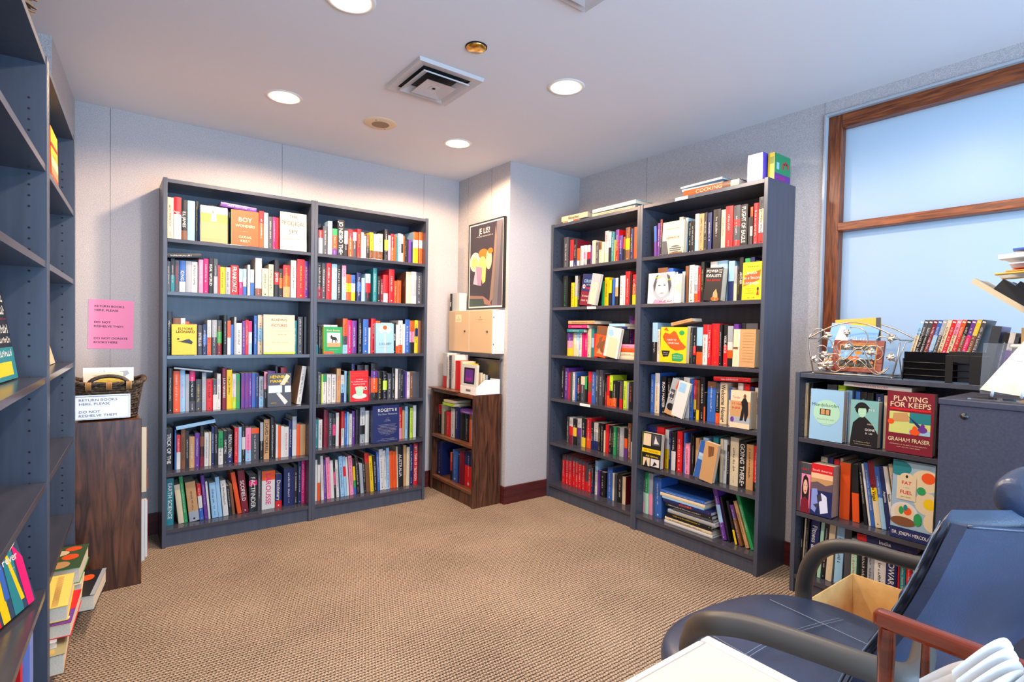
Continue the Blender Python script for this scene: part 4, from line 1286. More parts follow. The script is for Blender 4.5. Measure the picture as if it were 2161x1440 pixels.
for i, (dx, c, lab, h) in enumerate(((.030, 'E', 'tan paperback slanting in the white file box, frontmost', .135), (.0515, 'C', 'cream paperback in the white file box, behind the tan one', .150), (.073, 'C', 'cream paperback with a red title in the white file box', .140), (.0945, 'S', 'grey paperback in the white file box', .132), (.116, 'K', 'black and cream paperback at the rear of the white file box', .128))):
    loose_book(Matrix.Translation((2.038+dx, 3.298, zc+.0035)) @ Matrix.Rotation(-PI/2, 4, 'Z'), .15, h, .02, c, c, 'r~' if i == 2 else '', lab, 'paperbacks in the white file box')
b = MB(); b.box((2.0, 3.325, zc), (2.20, 3.735, zc+.008), M_WOODX); tag(b.obj('wooden_tray', bevel=.002), 'thin wooden board under the books on the small walnut bookcase', 'tray')

# ------------------------------------------------------------------ back wall left: sign, cabinet, wicker basket
def sheet_text(b, lines, x0, z0, h, gap, m, y=-.0007, bold=True, ex=1.25, up=(0, 0, 1)):
    for i, t in enumerate(lines):
        if t:
            G = GL[1 if bold else 0]; w = sum(G[c][2] for c in t)*h/.73*ex
            b.text(t, (x0, y, z0-i*gap), (1, 0, 0), up, h, w, m, 'l', bold, fit=True)
r = root('pink_notice', 'pink paper notice taped to the back wall, RETURN BOOKS HERE, PLEASE', 'notice', TR(-.078, YB-.0005, 1.087, 0, 0, .02))
b = MB(); b.grid(lambda u, v: (u*.2035-.003*v, -.0012, v*.272), 12, 6, mat('pink_paper', (250, 150, 190), .75, spec=.2)); b.obj('sheet', r)
for zz, ls in ((.236, ['RETURN BOOKS', 'HERE, PLEASE']), (.1472, ['DO NOT', 'RESHELVE THEM']), (.0584, ['DO NOT DONATE', 'BOOKS HERE'])):
    b = MB(); sheet_text(b, ls, .024, zz, .0115, .0222, ink('K'), y=-.0018, ex=1.14); b.obj('lettering', r)
r = root('curved_handle_basket', 'dark oval wicker basket with arched handles on the walnut cabinet', 'basket', (.012, 3.235, .7805))
BX, BY, BH = .135, .135, .165
def loop(z, s, wob=.0): return [((BX*s*math.copysign(abs(math.cos(a))**.55, math.cos(a))), (BY*s*math.copysign(abs(math.sin(a))**.55, math.sin(a))), z+wob*math.sin(a*18)) for a in [2*PI*i/60 for i in range(60)]]
b = MB(); n = 13
for i in range(n):
    t = i/(n-1); s = .80+.18*t**1.3; ph = PI if i % 2 else 0
    pts = []
    for q in range(96):
        a = 2*PI*q/96; rr = s+.022*math.sin(a*24+ph); pts.append((BX*rr*math.copysign(abs(math.cos(a))**.55, math.cos(a)), BY*rr*math.copysign(abs(math.sin(a))**.55, math.sin(a)), .006+t*(BH-.02)+.02*t*abs(math.cos(a))**4))
    b.tube(pts, .0058, M_WICK, 6, True)
b.obj('woven_body', r)
b = MB(); b.grid(lambda u, v: (BX*.8*(2*u-1)*.9, BY*.8*(2*v-1)*.9, .004), 2, 2, M_WICK); b.obj('base', r)
b = MB()
for q in range(24):
    a = 2*PI*q/24
    b.tube([(BX*s*math.copysign(abs(math.cos(a))**.55, math.cos(a)), BY*s*math.copysign(abs(math.sin(a))**.55, math.sin(a)), z) for s, z in ((.80, .004), (.9, BH*.5), (.98, BH-.01))], .004, M_WICK, 5)
b.obj('stakes', r)
b = MB()
for ph in (0, PI, PI/2):
    pts = []
    for q in range(144):
        a = 2*PI*q/144; tw = a*22+ph; rr = 1.03+.05*math.cos(tw); pts.append((BX*rr*math.copysign(abs(math.cos(a))**.55, math.cos(a)), BY*rr*math.copysign(abs(math.sin(a))**.55, math.sin(a)), BH+.018*abs(math.cos(a))**4+.007*math.sin(tw)))
    b.tube(pts, .0055, M_WICK, 6, True)
b.obj('twisted_rim', r)
for sy in (-1, 1):
    b = MB(); b.tube([(-.075*math.cos(PI*i/14), sy*BY*1.02, BH-.004+.042*math.sin(PI*i/14)) for i in range(15)], .0085, M_WICK, 8)
    b.obj('handle', r)
b = MB()
for x in (-.075, 0, .075):
    for j in range(5): b.tube([(x-.009+.0045*j, -BY*1.10, BH+.012), (x-.009+.0045*j, -BY*1.13, BH-.0), (x-.009+.0045*j, -BY*1.09, BH-.024)], .002, M_WICKT, 5)
b.obj('tan_binding', r)
r = root('basket_notice', 'white RETURN BOOKS paper in a clear sleeve on the front of the wicker basket', 'notice', TR(-.118, 3.075, .795, 0, math.radians(-6)))
b = MB(); b.box((0, 0, 0), (.205, .0008, .098), mat('sleeved_paper', (226, 232, 240), .35)); b.obj('sheet', r)
b = MB(); sheet_text(b, ['RETURN BOOKS', 'HERE, PLEASE', '', 'DO NOT', 'RESHELVE THEM'], .022, .084, .0115, .0175, ink('D'), bold=False, ex=1.2); b.obj('lettering', r)
b = MB()
for a, c in (((-.004, -.001, -.004), (.211, .0012, -.001)), ((.206, -.001, -.004), (.211, .0012, .106)), ((-.004, -.001, .100), (.211, .0012, .106))): b.box(a, c, mat('sleeve_edge', (200, 206, 214), .15))
b.obj('clear_sleeve', r)
for i, (x, y, w, h, m, lab) in enumerate(((-.085, 3.215, .195, .225, M_WHITE, 'white booklet with a grey swoosh standing in the wicker basket'), (-.082, 3.188, .15, .205, mat('cream_pages', (240, 230, 208), .7), 'cream booklet in front of the white one in the wicker basket'), (-.03, 3.155, .10, .185, pm('Y'), 'yellow patterned booklet under the handle of the wicker basket'))):
    r = root('booklet', lab, 'booklet', TR(x, y, .79, 0, math.radians(-4))); b = MB(); b.box((0, 0, 0), (w, .012, h), m)
    b.obj('cover', r)
    b = MB()
    if i == 0: b.poly([(.12, -.0004, .17), (.16, -.0004, .18), (.178, -.0004, .195), (.17, -.0004, .21), (.14, -.0004, .205)], pm('S')); b.squig((.08, -.0006, .2), (0, 0, -1), (1, 0, 0), .006, .03, ink('K'), RND); b.text('K', (.03, -.0006, .187), (1, 0, 0), (0, 0, 1), .012, .02, ink('K'), bold=True)
    elif i == 1: b.squig((.06, -.0006, .19), (1, 0, 0), (0, 0, 1), .004, .05, ink('S'), RND)
    else:
        for q in range(14): b.squig((.05+RND.uniform(-.03, .03), -.0006, .11+.005*q), (1, 0, 0), (0, 0, 1), .004, .04, ink('E'), RND)
    b.obj('print', r)
# books poking out of the walnut cabinet, seen edge-on
for (v, z, h, dd, out, w, c, side, lab) in ((.05, .421, .31, .23, .022, .020, 'W', 'C', 'white hardback poking out of the upper shelf of the walnut cabinet'), (.10, .421, .30, .22, .030, .03, 'UKO', 'U', 'brown and orange book behind the white hardback in the walnut cabinet'),
        (.045, .0905, .29, .22, .016, .012, 'K', 'W', 'slim black and white book low in the walnut cabinet'), (.09, .0905, .28, .2, .03, .03, 'R', 'W', 'red book leaning out of the walnut cabinet low on its open side')):
    loose_book(CM['N'] @ Matrix.Translation((v, -out, z)), w, h, dd, c, side, '', lab, 'books in the walnut cabinet')

# ------------------------------------------------------------------ things in and on the left bookcases
def leftM(case, u, v, z): return CM[case] @ Matrix.Translation((u, v, z))
def room_face(p, wd, z, w, h, d, bg, sp, art, lab, lean=10):
    """cover shown to the room; p = lower right front corner, wd = direction of the bottom edge, left to right"""
    wd = Vector((wd[0], wd[1], 0)).normalized(); yd = Vector((-wd.y, wd.x, 0)); o = Vector((p[0], p[1], z+.0005+d*math.sin(math.radians(lean))))-wd*w
    M = Matrix(((wd.x, yd.x, 0, o.x), (wd.y, yd.y, 0, o.y), (0, 0, 1, o.z), (0, 0, 0, 1))) @ Matrix.Rotation(math.radians(-lean), 4, 'X')
    r = root('book', lab, 'book', M); b = MB(); m = pm(bg) if isinstance(bg, str) else mat('print_%d_%d_%d' % bg, bg, .4)
    b.box((0, 0, 0), (w, .0014, h), m); b.box((0, d-.0014, 0), (w, d, h), m); b.box((-.001, 0, 0), (0, d, h), pm(sp)); cover_art(b, w, h, art, random.Random(lab)); b.obj('cover', r)
    b = MB(); b.box((.001, .0014, .002), (w-.003, d-.0014, h-.002), M_PAGE); b.obj('page_block', r); return M
brain = [('p', 'Y', .25, 0, .4, 0, .5, 1, .35, 1), ('p', 'R', .05, 0, .2, 0, .25, 1, .12, 1), ('p', 'T', .5, 0, .7, 0, .9, 1, .65, 1), ('p', 'H', .8, 0, .95, 0, 1, .5, .85, .7), ('p', 'Y', .7, .1, .78, .1, .72, .6, .66, .6), ('p', 'B', .4, .2, .5, .2, .6, .9, .52, .9), ('p', 'T', .0, .3, .06, .3, .1, 1, .0, 1), ('t', .55, .56, .085, 'W', 'Brain Fever', 1), ('l', .72, .45, .012, 'W', .12)]
MBF = room_face((-.160, 2.058), (.06, .16), .4175, .20, .262, .022, (44, 66, 92), 'K', brain, 'dark book with colour streaks titled Brain Fever, low in nearest bookcase', 15)
r = root('rounded_card', 'pale yellow rounded card above the colour-streaked book', 'card', MBF @ Matrix.Translation((.140, -.004, .190)))
b = MB(); b.poly([(.055*math.cos(q*PI/12)-.018*math.sin(q*PI/12), 0, .022*math.sin(q*PI/12)+.03*math.cos(q*PI/12)*.6) for q in range(24)], mat('pale_yellow_card', (246, 234, 170), .6)); b.poly([(.055*math.cos(q*PI/12)-.018*math.sin(q*PI/12), .001, .022*math.sin(q*PI/12)+.03*math.cos(q*PI/12)*.6) for q in range(24)][::-1], mat('pale_yellow_card', (0, 0, 0))); b.obj('card', r)
room_face((-.203, 2.107), (.018, .177), 1.0585, .19, .25, .022, 'K', 'K', [('l', .5, .92, .1, 'W', .9), ('l', .5, .78, .1, 'W', .9), ('l', .5, .68, .012, 'H', .9), ('l', .5, .57, .1, 'W', .9), ('l', .5, .45, .08, 'W', .9), ('r', 0, .0, 1, .36, 'T'), ('l', .5, .3, .08, 'W', .9), ('r', 0, .05, .8, .2, 'Y')], 'black book with tall white lettering and yellow foot at the left edge', 8)
r = root('blue_binder', 'pale blue ring binder standing on the bottom shelf of the nearest bookcase', 'binder', CM['E'] @ Matrix.Translation((.60, .02, .0995)))
b = MB(); m = mat('periwinkle_plastic', (112, 140, 214), .35); b.box((0, 0, 0), (.003, .235, .29), m); b.box((.05, 0, 0), (.053, .235, .29), m); b.box((0, -.002, 0), (.053, .001, .29), m); b.obj('cover', r, bevel=.001); b = MB(); b.box((.005, .01, .004), (.045, .225, .28), M_WHITE); b.obj('paper_block', r)
loose_book(CM['E'] @ Matrix.Translation((.555, .03, .0995)), .03, .24, .18, 'R', '', '', 'red book beside the pale blue binder at the bottom left edge')
room_face((-.147, 2.76), (.045, 1), 1.6955, .19, .235, .02, 'Y', 'O', [('r', 0, 0, 1, .3, 'O'), ('r', 0, .3, 1, .5, 'E'), ('r', 0, .42, 1, .56, 'C'), ('l', .5, .6, .03, 'K', .5), ('p', 'R', 0, .1, 1, .2, 1, .28, 0, .16), ('p', 'R', 0, .7, 1, .74, 1, .78, 0, .76)], 'yellow and orange book with a sunset cover on a high left shelf', 1)
room_face((-.164, 2.88), (.045, 1), 1.0585, .13, .15, .008, 'C', 'C', [('l', .5, .6, .02, 'S', .4)], 'cream card standing alone on a shelf of the farther left bookcase', 14)
def lf(u, v, z, rz=0, tilt=0): return CM['F'] @ TR(u, v, z, rz, tilt)
flat_book(lf(.03, -.035, .0995, .03), .30, .24, .065, 'U', 'worn olive-brown hardback at the bottom, sticking out of the left bookcase', [('r', 0, 0, 1, 1, (168, 160, 116)), ('p', (206, 168, 88), .05, .1, .5, .2, .4, .7, .1, .6)], 'C', 'books sticking out of the left bookcase')
flat_book(lf(.08, -.01, .1655, .06), .28, .22, .02, 'W', 'white glossy brochure on the olive-brown hardback', [('p', 'L', .2, .2, .6, .3, .5, .6, .2, .5)], 'W', 'books sticking out of the left bookcase')
flat_book(lf(.10, -.045, .1860, -.03), .27, .22, .045, 'R', 'red book with white capital E under the yellow one', [('r', 0, 0, .4, .6, 'V'), ('t', .15, .12, .16, 'W', 'E', 1), ('r', .0, .86, 1, .9, 'W'), ('l', .1, .3, .04, 'W', .2)], 'R', 'books sticking out of the left bookcase')
flat_book(lf(.12, -.035, .2325, .02), .29, .22, .05, 'Y', 'yellow book with dotted edge and red panels on the left pile', [('r', 0, 0, 1, 1, (246, 216, 108)), ('r', .05, .3, .3, .6, 'O'), ('r', .35, .3, .6, .6, 'O'), ('r', .02, .64, .12, .8, 'L')]+[('r', .03+.03*i, .12, .042+.03*i, .2, 'E') for i in range(30)], 'Y', 'books sticking out of the left bookcase')
flat_book(lf(.470, -.085, .0995, -.10), .27, .25, .06, 'K', 'black hardback jutting out low behind the yellow book', [('r', .0, .0, 1, .06, 'S'), ('p', 'U', .5, .3, .8, .2, .9, .6, .6, .7), ('e', .7, .2, .12, .08, 'O')], 'K', 'books sticking out of the left bookcase')
flat_book(lf(.462, -.045, .1608, .03), .27, .21, .055, 'C', 'thick cream paperback on the black hardback', [('p', 'N', .0, .5, .3, .3, .5, .9, .1, .9)], 'C', 'books sticking out of the left bookcase')
flat_book(lf(.475, -.040, .2168, -.04), .27, .23, .06, 'G', 'floral green and orange book with blue square, top of the far pile', [('r', 0, 0, 1, 1, (56, 84, 50)), ('e', .2, .3, .14, .14, 'E'), ('e', .5, .2, .12, .12, 'O'), ('e', .7, .4, .12, .16, 'C'), ('e', .85, .2, .1, .12, 'O'), ('e', .4, .5, .12, .12, 'C'), ('e', .6, .7, .14, .14, 'E'), ('r', .0, .4, .25, .75, 'B')], 'W', 'books sticking out of the left bookcase')
# wicker bundle on top of the nearest bookcase
r = root('dried_wicker_basket', 'rough dark twig basket on top of the nearest left bookcase', 'basket', CM['E'] @ Matrix.Translation((.585, .135, 2.021)))
b = MB(); rn = random.Random(11)
for i in range(9):
    t = i/8; b.tube([((.125+.03*t)*math.cos(a)+rn.uniform(-.004, .004), (.105+.03*t)*math.sin(a)+rn.uniform(-.004, .004), .012+t*.2+.006*math.sin(a*9+i)) for a in [2*PI*q/40 for q in range(40)]], .011, M_WICK, 6, True)
b.obj('woven_body', r)
b = MB()
for i in range(150):
    a = rn.uniform(0, 2*PI); t = rn.random(); R = .125+.03*t; z = .01+t*.2; p = Vector((R*1.06*math.cos(a), (R-.02)*1.06*math.sin(a), z)); d = Vector((-math.sin(a), math.cos(a), rn.uniform(-.6, 1.2)))*rn.uniform(.02, .035)+Vector((math.cos(a), math.sin(a), 0))*rn.uniform(.002, .016)
    b.tube([p-d*.5, p, p+d], .0035, M_WICKT if rn.random() < .22 else M_WICK, 5)
b.obj('twigs', r)

# ------------------------------------------------------------------ on top of the right-hand bookcases
def topbook(y_left, xf, z, l, th, d, cols, side, txt, lab, tilt=0, grp='books on top of the right-hand bookcases'):
    M = frame((xf, y_left), (0, -1), z) @ Matrix.Rotation(tilt, 4, 'Z') @ Matrix.Translation((l, 0, 0)) @ Matrix.Rotation(-PI/2, 4, 'Y')
    return loose_book(M, th, l, d, cols, side, txt, lab, grp)
zt = 2.0205
topbook(2.965, 2.665, zt-.004, .165, .014, .16, 'EWO', 'C', '', 'thin cream and orange book under the thick cream one')
topbook(2.975, 2.660, zt+.0105, .26, .036, .20, 'C', 'W', 'k:Biosethic', 'thick cream book lying on top of the corner bookcase', .03)
topbook(2.665, 2.665, zt-.004, .375, .024, .20, 'C', 'W', 'o~', 'long cream book lying under a white one atop the corner bookcase')
topbook(2.655, 2.655, zt+.0205, .385, .024, .22, 'W', 'L', 'p~', 'long white book topmost on the corner bookcase', -.02)
topbook(1.935, 2.665, zt-.004, .345, .036, .22, 'OOOOOUC', 'K', '', 'brown cooking book lying on the tall window-side bookcase')
topbook(1.955, 2.680, zt+.0325, .26, .016, .22, 'W', 'S', '', 'white catalogue lying on the cooking book', .02)
topbook(1.960, 2.672, zt+.0490, .275, .012, .23, 'W', 'L', '', 'thin white binder topmost on the cooking book', -.05)
b = MB(); b.M = frame((2.665, 1.935), (0, -1), zt-.004); b.text('COOKING', (.165, -.0012, .018), (1, 0, 0), (0, 0, 1), .021, .165, ink('C'), bold=False, fit=True);
cb = [o for o in bpy.data.objects if o.get('label', '').startswith('brown cooking')][0]; cob = b.obj('title_lettering'); cob.parent = cb; cob.matrix_parent_inverse = cb.matrix_world.inverted()
r = root('puzzle_box', 'shiny violet and silver box on top of the tall bookcase', 'box', (2.672, 1.466, zt-.004))
b = MB(); b.box((0, 0, 0), (.13, .085, .145), mat('violet_card', (84, 70, 190), .3)); b.obj('body', r, bevel=.001)
b = MB(); rn = random.Random(5)
b.box((-.0006, .004, .045), (-.0001, .081, .143), mat('silver_foil', (236, 232, 236), .25, .3))
for i in range(60):
    y = rn.uniform(.006, .074); z = rn.choice([rn.uniform(.01, .05), rn.uniform(.05, .14)]); b.box((-.0010, y, z), (-.0007, y+rn.uniform(.003, .008), z+rn.uniform(.001, .003)), mat('violet_card', (0, 0, 0)) if z > .05 else mat('silver_foil', (0, 0, 0)))
b.obj('foil_print', r)
r = root('game_box', 'green and yellow game box beside the violet box on the tall bookcase', 'box', (2.705, 1.4235, 2.0206))
b = MB(); b.box((0, 0, 0), (.16, .034, .135), mat('green_card', (30, 138, 90), .4)); b.obj('body', r, bevel=.001)
b = MB(); b.box((-.0006, 0, 0), (-.0001, .034, .136), pm('Y')); b.box((-.001, .004, .08), (-.0007, .024, .115), mat('olive_print', (150, 160, 70), .5)); b.box((-.0005, -.0006, 0), (.16, -.0001, .035), pm('V')); b.squig((.06, -.001, .017), (1, 0, 0), (0, 0, 1), .02, .1, ink('H'), rn); b.box((.02, -.0007, .055), (.045, -.0002, .09), pm('L'))
for q in range(5): b.box((.08+.012*q, -.0007, .07+rn.uniform(-.01, .02)), (.092+.012*q, -.0002, .10+rn.uniform(-.01, .01)), pm('M' if q % 2 else 'R'))
b.obj('printed_panels', r)
# ------------------------------------------------------------------ on the low bookcase
ZG = 1.0525
def fg(u, v, z=ZG): return CM['G'] @ Matrix.Translation((u, v, z))
# wire letter rack with leaves
r = root('wire_magazine_rack', 'pewter wire magazine rack with curled scrolls and leaves', 'magazine rack', fg(.055, .03))
RW, RD = .345, .20
def spiral(cx, cz, r0, r1, a0, a1, y, n=28): return [(cx+(r0+(r1-r0)*i/n)*math.cos(a0+(a1-a0)*i/n), y, cz+(r0+(r1-r0)*i/n)*math.sin(a0+(a1-a0)*i/n)) for i in range(n+1)]
def leaf(b, x, y, z, s, a, rn):
    for k in (-2, -1, 0, 1, 2):
        an = a+k*.5; d = Vector((math.cos(an), 0, math.sin(an)))*s*(1-.22*abs(k)); p = Vector((x, y, z)); q = Vector((-d.z, 0, d.x))*.27
        mid = p+d*.55+Vector((0, -s*.10, 0))
        b.add([p, mid+q, p+d, mid-q, mid+Vector((0, -.003, 0))], [(0, 4, 1), (1, 4, 2), (2, 4, 3), (3, 4, 0)], M_WIRE, False)
rn = random.Random(2)
for sy, nm in ((0, 'front_panel'), (RD, 'rear_panel')):
    b = MB(); y = sy
    b.tube([(0+.012, y, .006), (RW-.012, y, .006)], .0045, M_WIRE, 8)
    b.tube([(.012, y, .006), (-.006, y, .10), (-.014, y, .165), (.0, y, .19)], .0032, M_WIRE, 7)
    b.tube([(RW-.012, y, .006), (RW+.004, y, .08), (RW+.012, y, .155)], .0032, M_WIRE, 7)
    b.tube([(-.014+ (RW+.028)*i/24, y, .165+.075*math.sin(PI*i/24)) for i in range(25)], .0032, M_WIRE, 7)
    if sy == 0:
        for sp in (spiral(.14, .125, .045, .022, -1.2, 4.6, y), spiral(.19, .16, .062, .02, 2.0, -3.6, y), spiral(.10, .065, .038, .012, 0, 6.2, y), spiral(.265, .10, .045, .02, 3.2, -2.4, y), spiral(.045, .11, .03, .014, -1, 5, y), spiral(.29, .15, .034, .016, 0, 5.2, y), spiral(.14, .05, .03, .012, 1.2, 7, y), spiral(.03, .185, .032, .02, -.5, 4.2, y), spiral(.215, .055, .03, .016, 4, -1, y)): b.tube(sp, .0024, M_WIRE, 6)
        b.tube([(.03+.28*i/20, y, .05+.04*math.sin(i*.62)+.10*(1-i/20)) for i in range(21)], .0026, M_WIRE, 6)
        b.tube([(.02+.3*i/20, y, .046+.032*math.cos(i*.55)) for i in range(21)], .0026, M_WIRE, 6)
    b.obj(nm, r)
b = MB()
for x in (.012, RW-.012): b.tube([(x, 0, .006), (x, RD, .006)], .004, M_WIRE, 7); b.tube([(x, 0, .006), (x, 0, .0005)], .006, M_WIRE, 8); b.tube([(x, RD, .006), (x, RD, .0005)], .006, M_WIRE, 8)
for x in (-.014, RW+.012): b.tube([(x, 0, .165), (x, RD, .165)], .003, M_WIRE, 6)
for k in range(5): b.tube([(.05+.06*k, 0, .006), (.05+.06*k, RD, .006)], .0025, M_WIRE, 6)
b.obj('base_frame', r)
for (x, z, s, a) in ((.055, .175, .034, 0), (.155, .205, .03, -1.6), (.15, .14, .032, -.9), (.24, .115, .034, -.5), (.045, .085, .034, 0), (.315, .175, .034, -.3), (.32, .10, .034, -.9), (.035, .028, .04, .2), (.07, .03, .036, .8), (.012, .05, .03, 1.2)):
    b = MB(); leaf(b, x, -.004, z+.004, s*1.2, a, rn); b.obj('leaf', r)
# contents
r = root('picture_book', 'maroon framed picture of orange leaves over water in the wire rack', 'picture', fg(.135, .045, ZG+.020) @ TR(0, 0, 0, 0, math.radians(-14), 0))
b = MB(); M_RD = mat('brick_red_cover', (142, 62, 44), .45); b.box((0, 0, 0), (.205, .016, .145), M_RD)
cover_art(b, .205, .145, [('r', .14, .12, .88, .86, (232, 146, 40)), ('r', .16, .14, .86, .83, (40, 40, 34)), ('r', .16, .32, .86, .68, (132, 182, 222)), ('p', (40, 40, 34), .16, .32, .4, .5, .55, .38, .7, .3, .86, .42, .86, .3), ('p', (236, 110, 40), .3, .4, .36, .5, .42, .46, .5, .52, .56, .42, .5, .3, .42, .34), ('e', .52, .6, .07, .06, (244, 150, 40)), ('p', (236, 130, 50), .44, .3, .5, .36, .52, .22), ('e', .8, .3, .04, .04, (244, 120, 50)), ('l', .55, .9, .035, 'Y', .6), ('l', .45, .09, .02, 'O', .4)], rn, -.0004); b.obj('cover', r)
r = root('magazine', 'blue magazine with sailing scene standing in the wire rack', 'magazine', fg(.085, .085, ZG+.040) @ TR(0, 0, 0, 0, math.radians(-10), math.radians(6)))
b = MB(); b.box((0, 0, 0), (.20, .006, .205), mat('sky_print', (118, 172, 220), .35)); cover_art(b, .20, .205, [('p', (226, 238, 246), .1, .4, .5, .4, .3, .95, .2, .95), ('r', 0, 0, 1, .4, (214, 216, 206)), ('r', 0, .3, .5, .42, (60, 120, 170)), ('p', (50, 60, 66), .1, .2, .5, .26, .4, .1), ('e', .2, .1, .18, .08, 'E'), ('l', .6, .7, .08, 'W', .5)], rn, -.0004); b.obj('cover', r)
r = root('magazine', 'orange and blue comic magazine at the back of the wire rack', 'magazine', fg(.12, .125, ZG+.022) @ TR(0, 0, 0, 0, math.radians(-6), math.radians(-3)))
b = MB(); b.box((0, 0, 0), (.19, .006, .235), mat('amber_print', (240, 176, 70), .35)); cover_art(b, .19, .235, [('r', 0, 0, 1, .62, (90, 160, 210)), ('e', .8, .45, .25, .14, 'C'), ('e', .82, .46, .16, .1, 'R'), ('p', 'E', .5, .35, .6, .6, .75, .3), ('e', .2, .88, .14, .06, 'P'), ('e', .85, .72, .2, .09, 'U'), ('e', .5, .84, .2, .08, 'Y'), ('r', .9, .7, 1, 1, 'D')], rn, -.0004); b.obj('cover', r)
# DVD cases leaning in a small black wire rack
r = root('wire_disc_rack', 'glossy black disc rack with wire rails holding the slanted film cases', 'rack', fg(.425, .04))
b = MB()
for y in (-.006, .15):
    for z in (.022, .048, .075): b.tube([(0, y, z), (.232, y, z)], .0018, M_DARKMETAL, 6)
b.box((.002, -.003, .004), (.230, .0, .118), mat('glossy_black_plastic', (12, 12, 15), .08, spec=.8)); b.box((.002, .0, .055), (.230, .145, .060), M_DARKMETAL)
for x in (0, .232):
    for y in (-.006, .15): b.tube([(x, y, .0005), (x, y, .09)], .003, M_DARKMETAL, 7)
    b.tube([(x, y_, .022) for y_ in (-.006, .15)], .0025, M_DARKMETAL, 6)
b.tube([(-.004, .0, .001), (-.016, 0, .09), (.004, 0, .155), (.02, .02, .16)], .0025, M_WIRE, 6)
b.obj('frame', r)
DV = [('LCC', 'pale blue and cream'), ('DKD', 'charcoal'), ('DKK', 'black and charcoal'), ('MMU', 'maroon'), ('BLB', 'blue'), ('SDD', 'grey and charcoal'), ('CCE', 'cream'), ('RRH', 'red'), ('PCC', 'pink and cream'), ('ORO', 'orange-red'), ('KUK', 'black and brown'), ('VHV', 'purple'), ('YUY', 'yellow and brown'), ('DDK', 'dark grey')]
for i, (c, nm) in enumerate(DV):
    M = fg(.432+i*.0152, .045, ZG+.066) @ Matrix.Rotation(math.radians(14), 4, 'Y')
    L, R_ = (DV[i-1][1] if i else None), (DV[i+1][1] if i < 13 else None)
    lab = nm+' film case '+('at the left end' if not L else 'at the right end' if not R_ else 'between the %s and %s ones' % (L, R_))+', disc rack'
    q = root('film_case', lab, 'film case', M, 'film cases in the black wire rack'); b = MB(); w = .0140
    nb = 3
    for k in range(3): b.poly([(0, 0, .19*(2-k)/3), (w, 0, .19*(2-k)/3), (w, 0, .19*(3-k)/3), (0, 0, .19*(3-k)/3)], pm(c[k]))
    b.squig((w/2, -.0004, .10), (0, 0, -1), (1, 0, 0), .0075, .12, ink('W' if c[0] not in 'CPL' else 'K'), rn); b.box((.002, -.0004, .178), (w-.002, -.0001, .184), ink('W')); b.obj('printed_spine', q)
    b = MB(); b.box((0, .0004, 0), (w, .135, .19), M_DARKMETAL if i not in (4, 0) else pm(c[0])); b.obj('shell', q)
r = root('large_film_box', 'dark box with a colourful side leaning beside the film cases', 'box', fg(.668, .05, ZG+.005) @ Matrix.Rotation(math.radians(9), 4, 'Y')); 
b = MB(); b.box((0, 0, 0), (.028, .14, .225), mat('dark_sleeve', (52, 56, 64), .4)); b.obj('case', r); b = MB(); b.poly([(.0285, 0, 0), (.0285, .14, 0), (.0285, .14, .225), (.0285, 0, .225)], mat('violet_print', (110, 100, 150), .4)); b.poly([(.0288, .02, .02), (.0288, .12, .02), (.0288, .1, .10), (.0288, .04, .12)], pm('R')); b.obj('side_print', r)
r = root('metal_bookend', 'black metal bookend on the low bookcase in front of the paperbacks', 'bookend', fg(.575, -.002+.006))
b = MB(); w, h = .135, .125
out = [(0, 0), (.03, 0), (.03, .085), (.045, .10), (.06, .085), (.06, 0)]
b.box((0, 0, 0), (.024, .0015, h-.015), M_DARKMETAL); b.box((.075, 0, 0), (w, .0015, h-.015), M_DARKMETAL); b.box((.024, 0, .082), (.075, .0015, h-.015), M_DARKMETAL); b.box((.010, 0, h-.015), (w-.010, .0015, h), M_DARKMETAL); b.box((0, 0, 0), (.024, .02, .002), M_DARKMETAL)
b.obj('plate', r, bevel=.0008)
for i, (u, w, h, c, t, ln, lab) in enumerate(((.709, .016, .20, 'KNN', 'w~', 9, 'navy film case leaning right of the dark box'), (.722, .016, .20, 'WVS', 'k~', 9, 'grey-violet film case right of the navy one'), (.735, .011, .185, 'DSN', 'w~', 9, 'slim dark film case beside the tan booklet'))):
    M = fg(u-.002+.004*i, .05, ZG+.004) @ Matrix.Rotation(math.radians(ln), 4, 'Y'); loose_book(M, w, h, .135, c, 'K', t, lab, 'films beside the bookend', 'film case', 'film_case')

# ------------------------------------------------------------------ dark steel cabinet and the papers on it
r = root('storage_cabinet', 'dark blue-grey steel cabinet with a lock behind the desk chair', 'cabinet', (2.25, -.32, 0))
b = MB(); b.box((0, 0, 0), (.375, .912, 1.005), M_FILE); b.obj('body', r, bevel=.002)
b = MB(); b.box((-.004, -.003, 1.005), (.379, .915, 1.026), M_FILE); b.obj('top', r, bevel=.003)
k = MB(); k.M = Matrix.Translation((-.0005, .845, .972)) @ Matrix.Rotation(-PI/2, 4, 'Y'); k.lathe([(.0001, .004), (.005, .004), (.0055, .003), (.009, .003), (.011, 0)], M_DARKMETAL, 20); k.box((-.001, -.004, .004), (.001, .004, .0045), M_METAL); k.obj('lock', r)
b = MB(); b.box((-.0008, .01, .03), (-.0001, .90, .034), M_HOLE); b.obj('panel_gap', r)
ZT = 1.0265
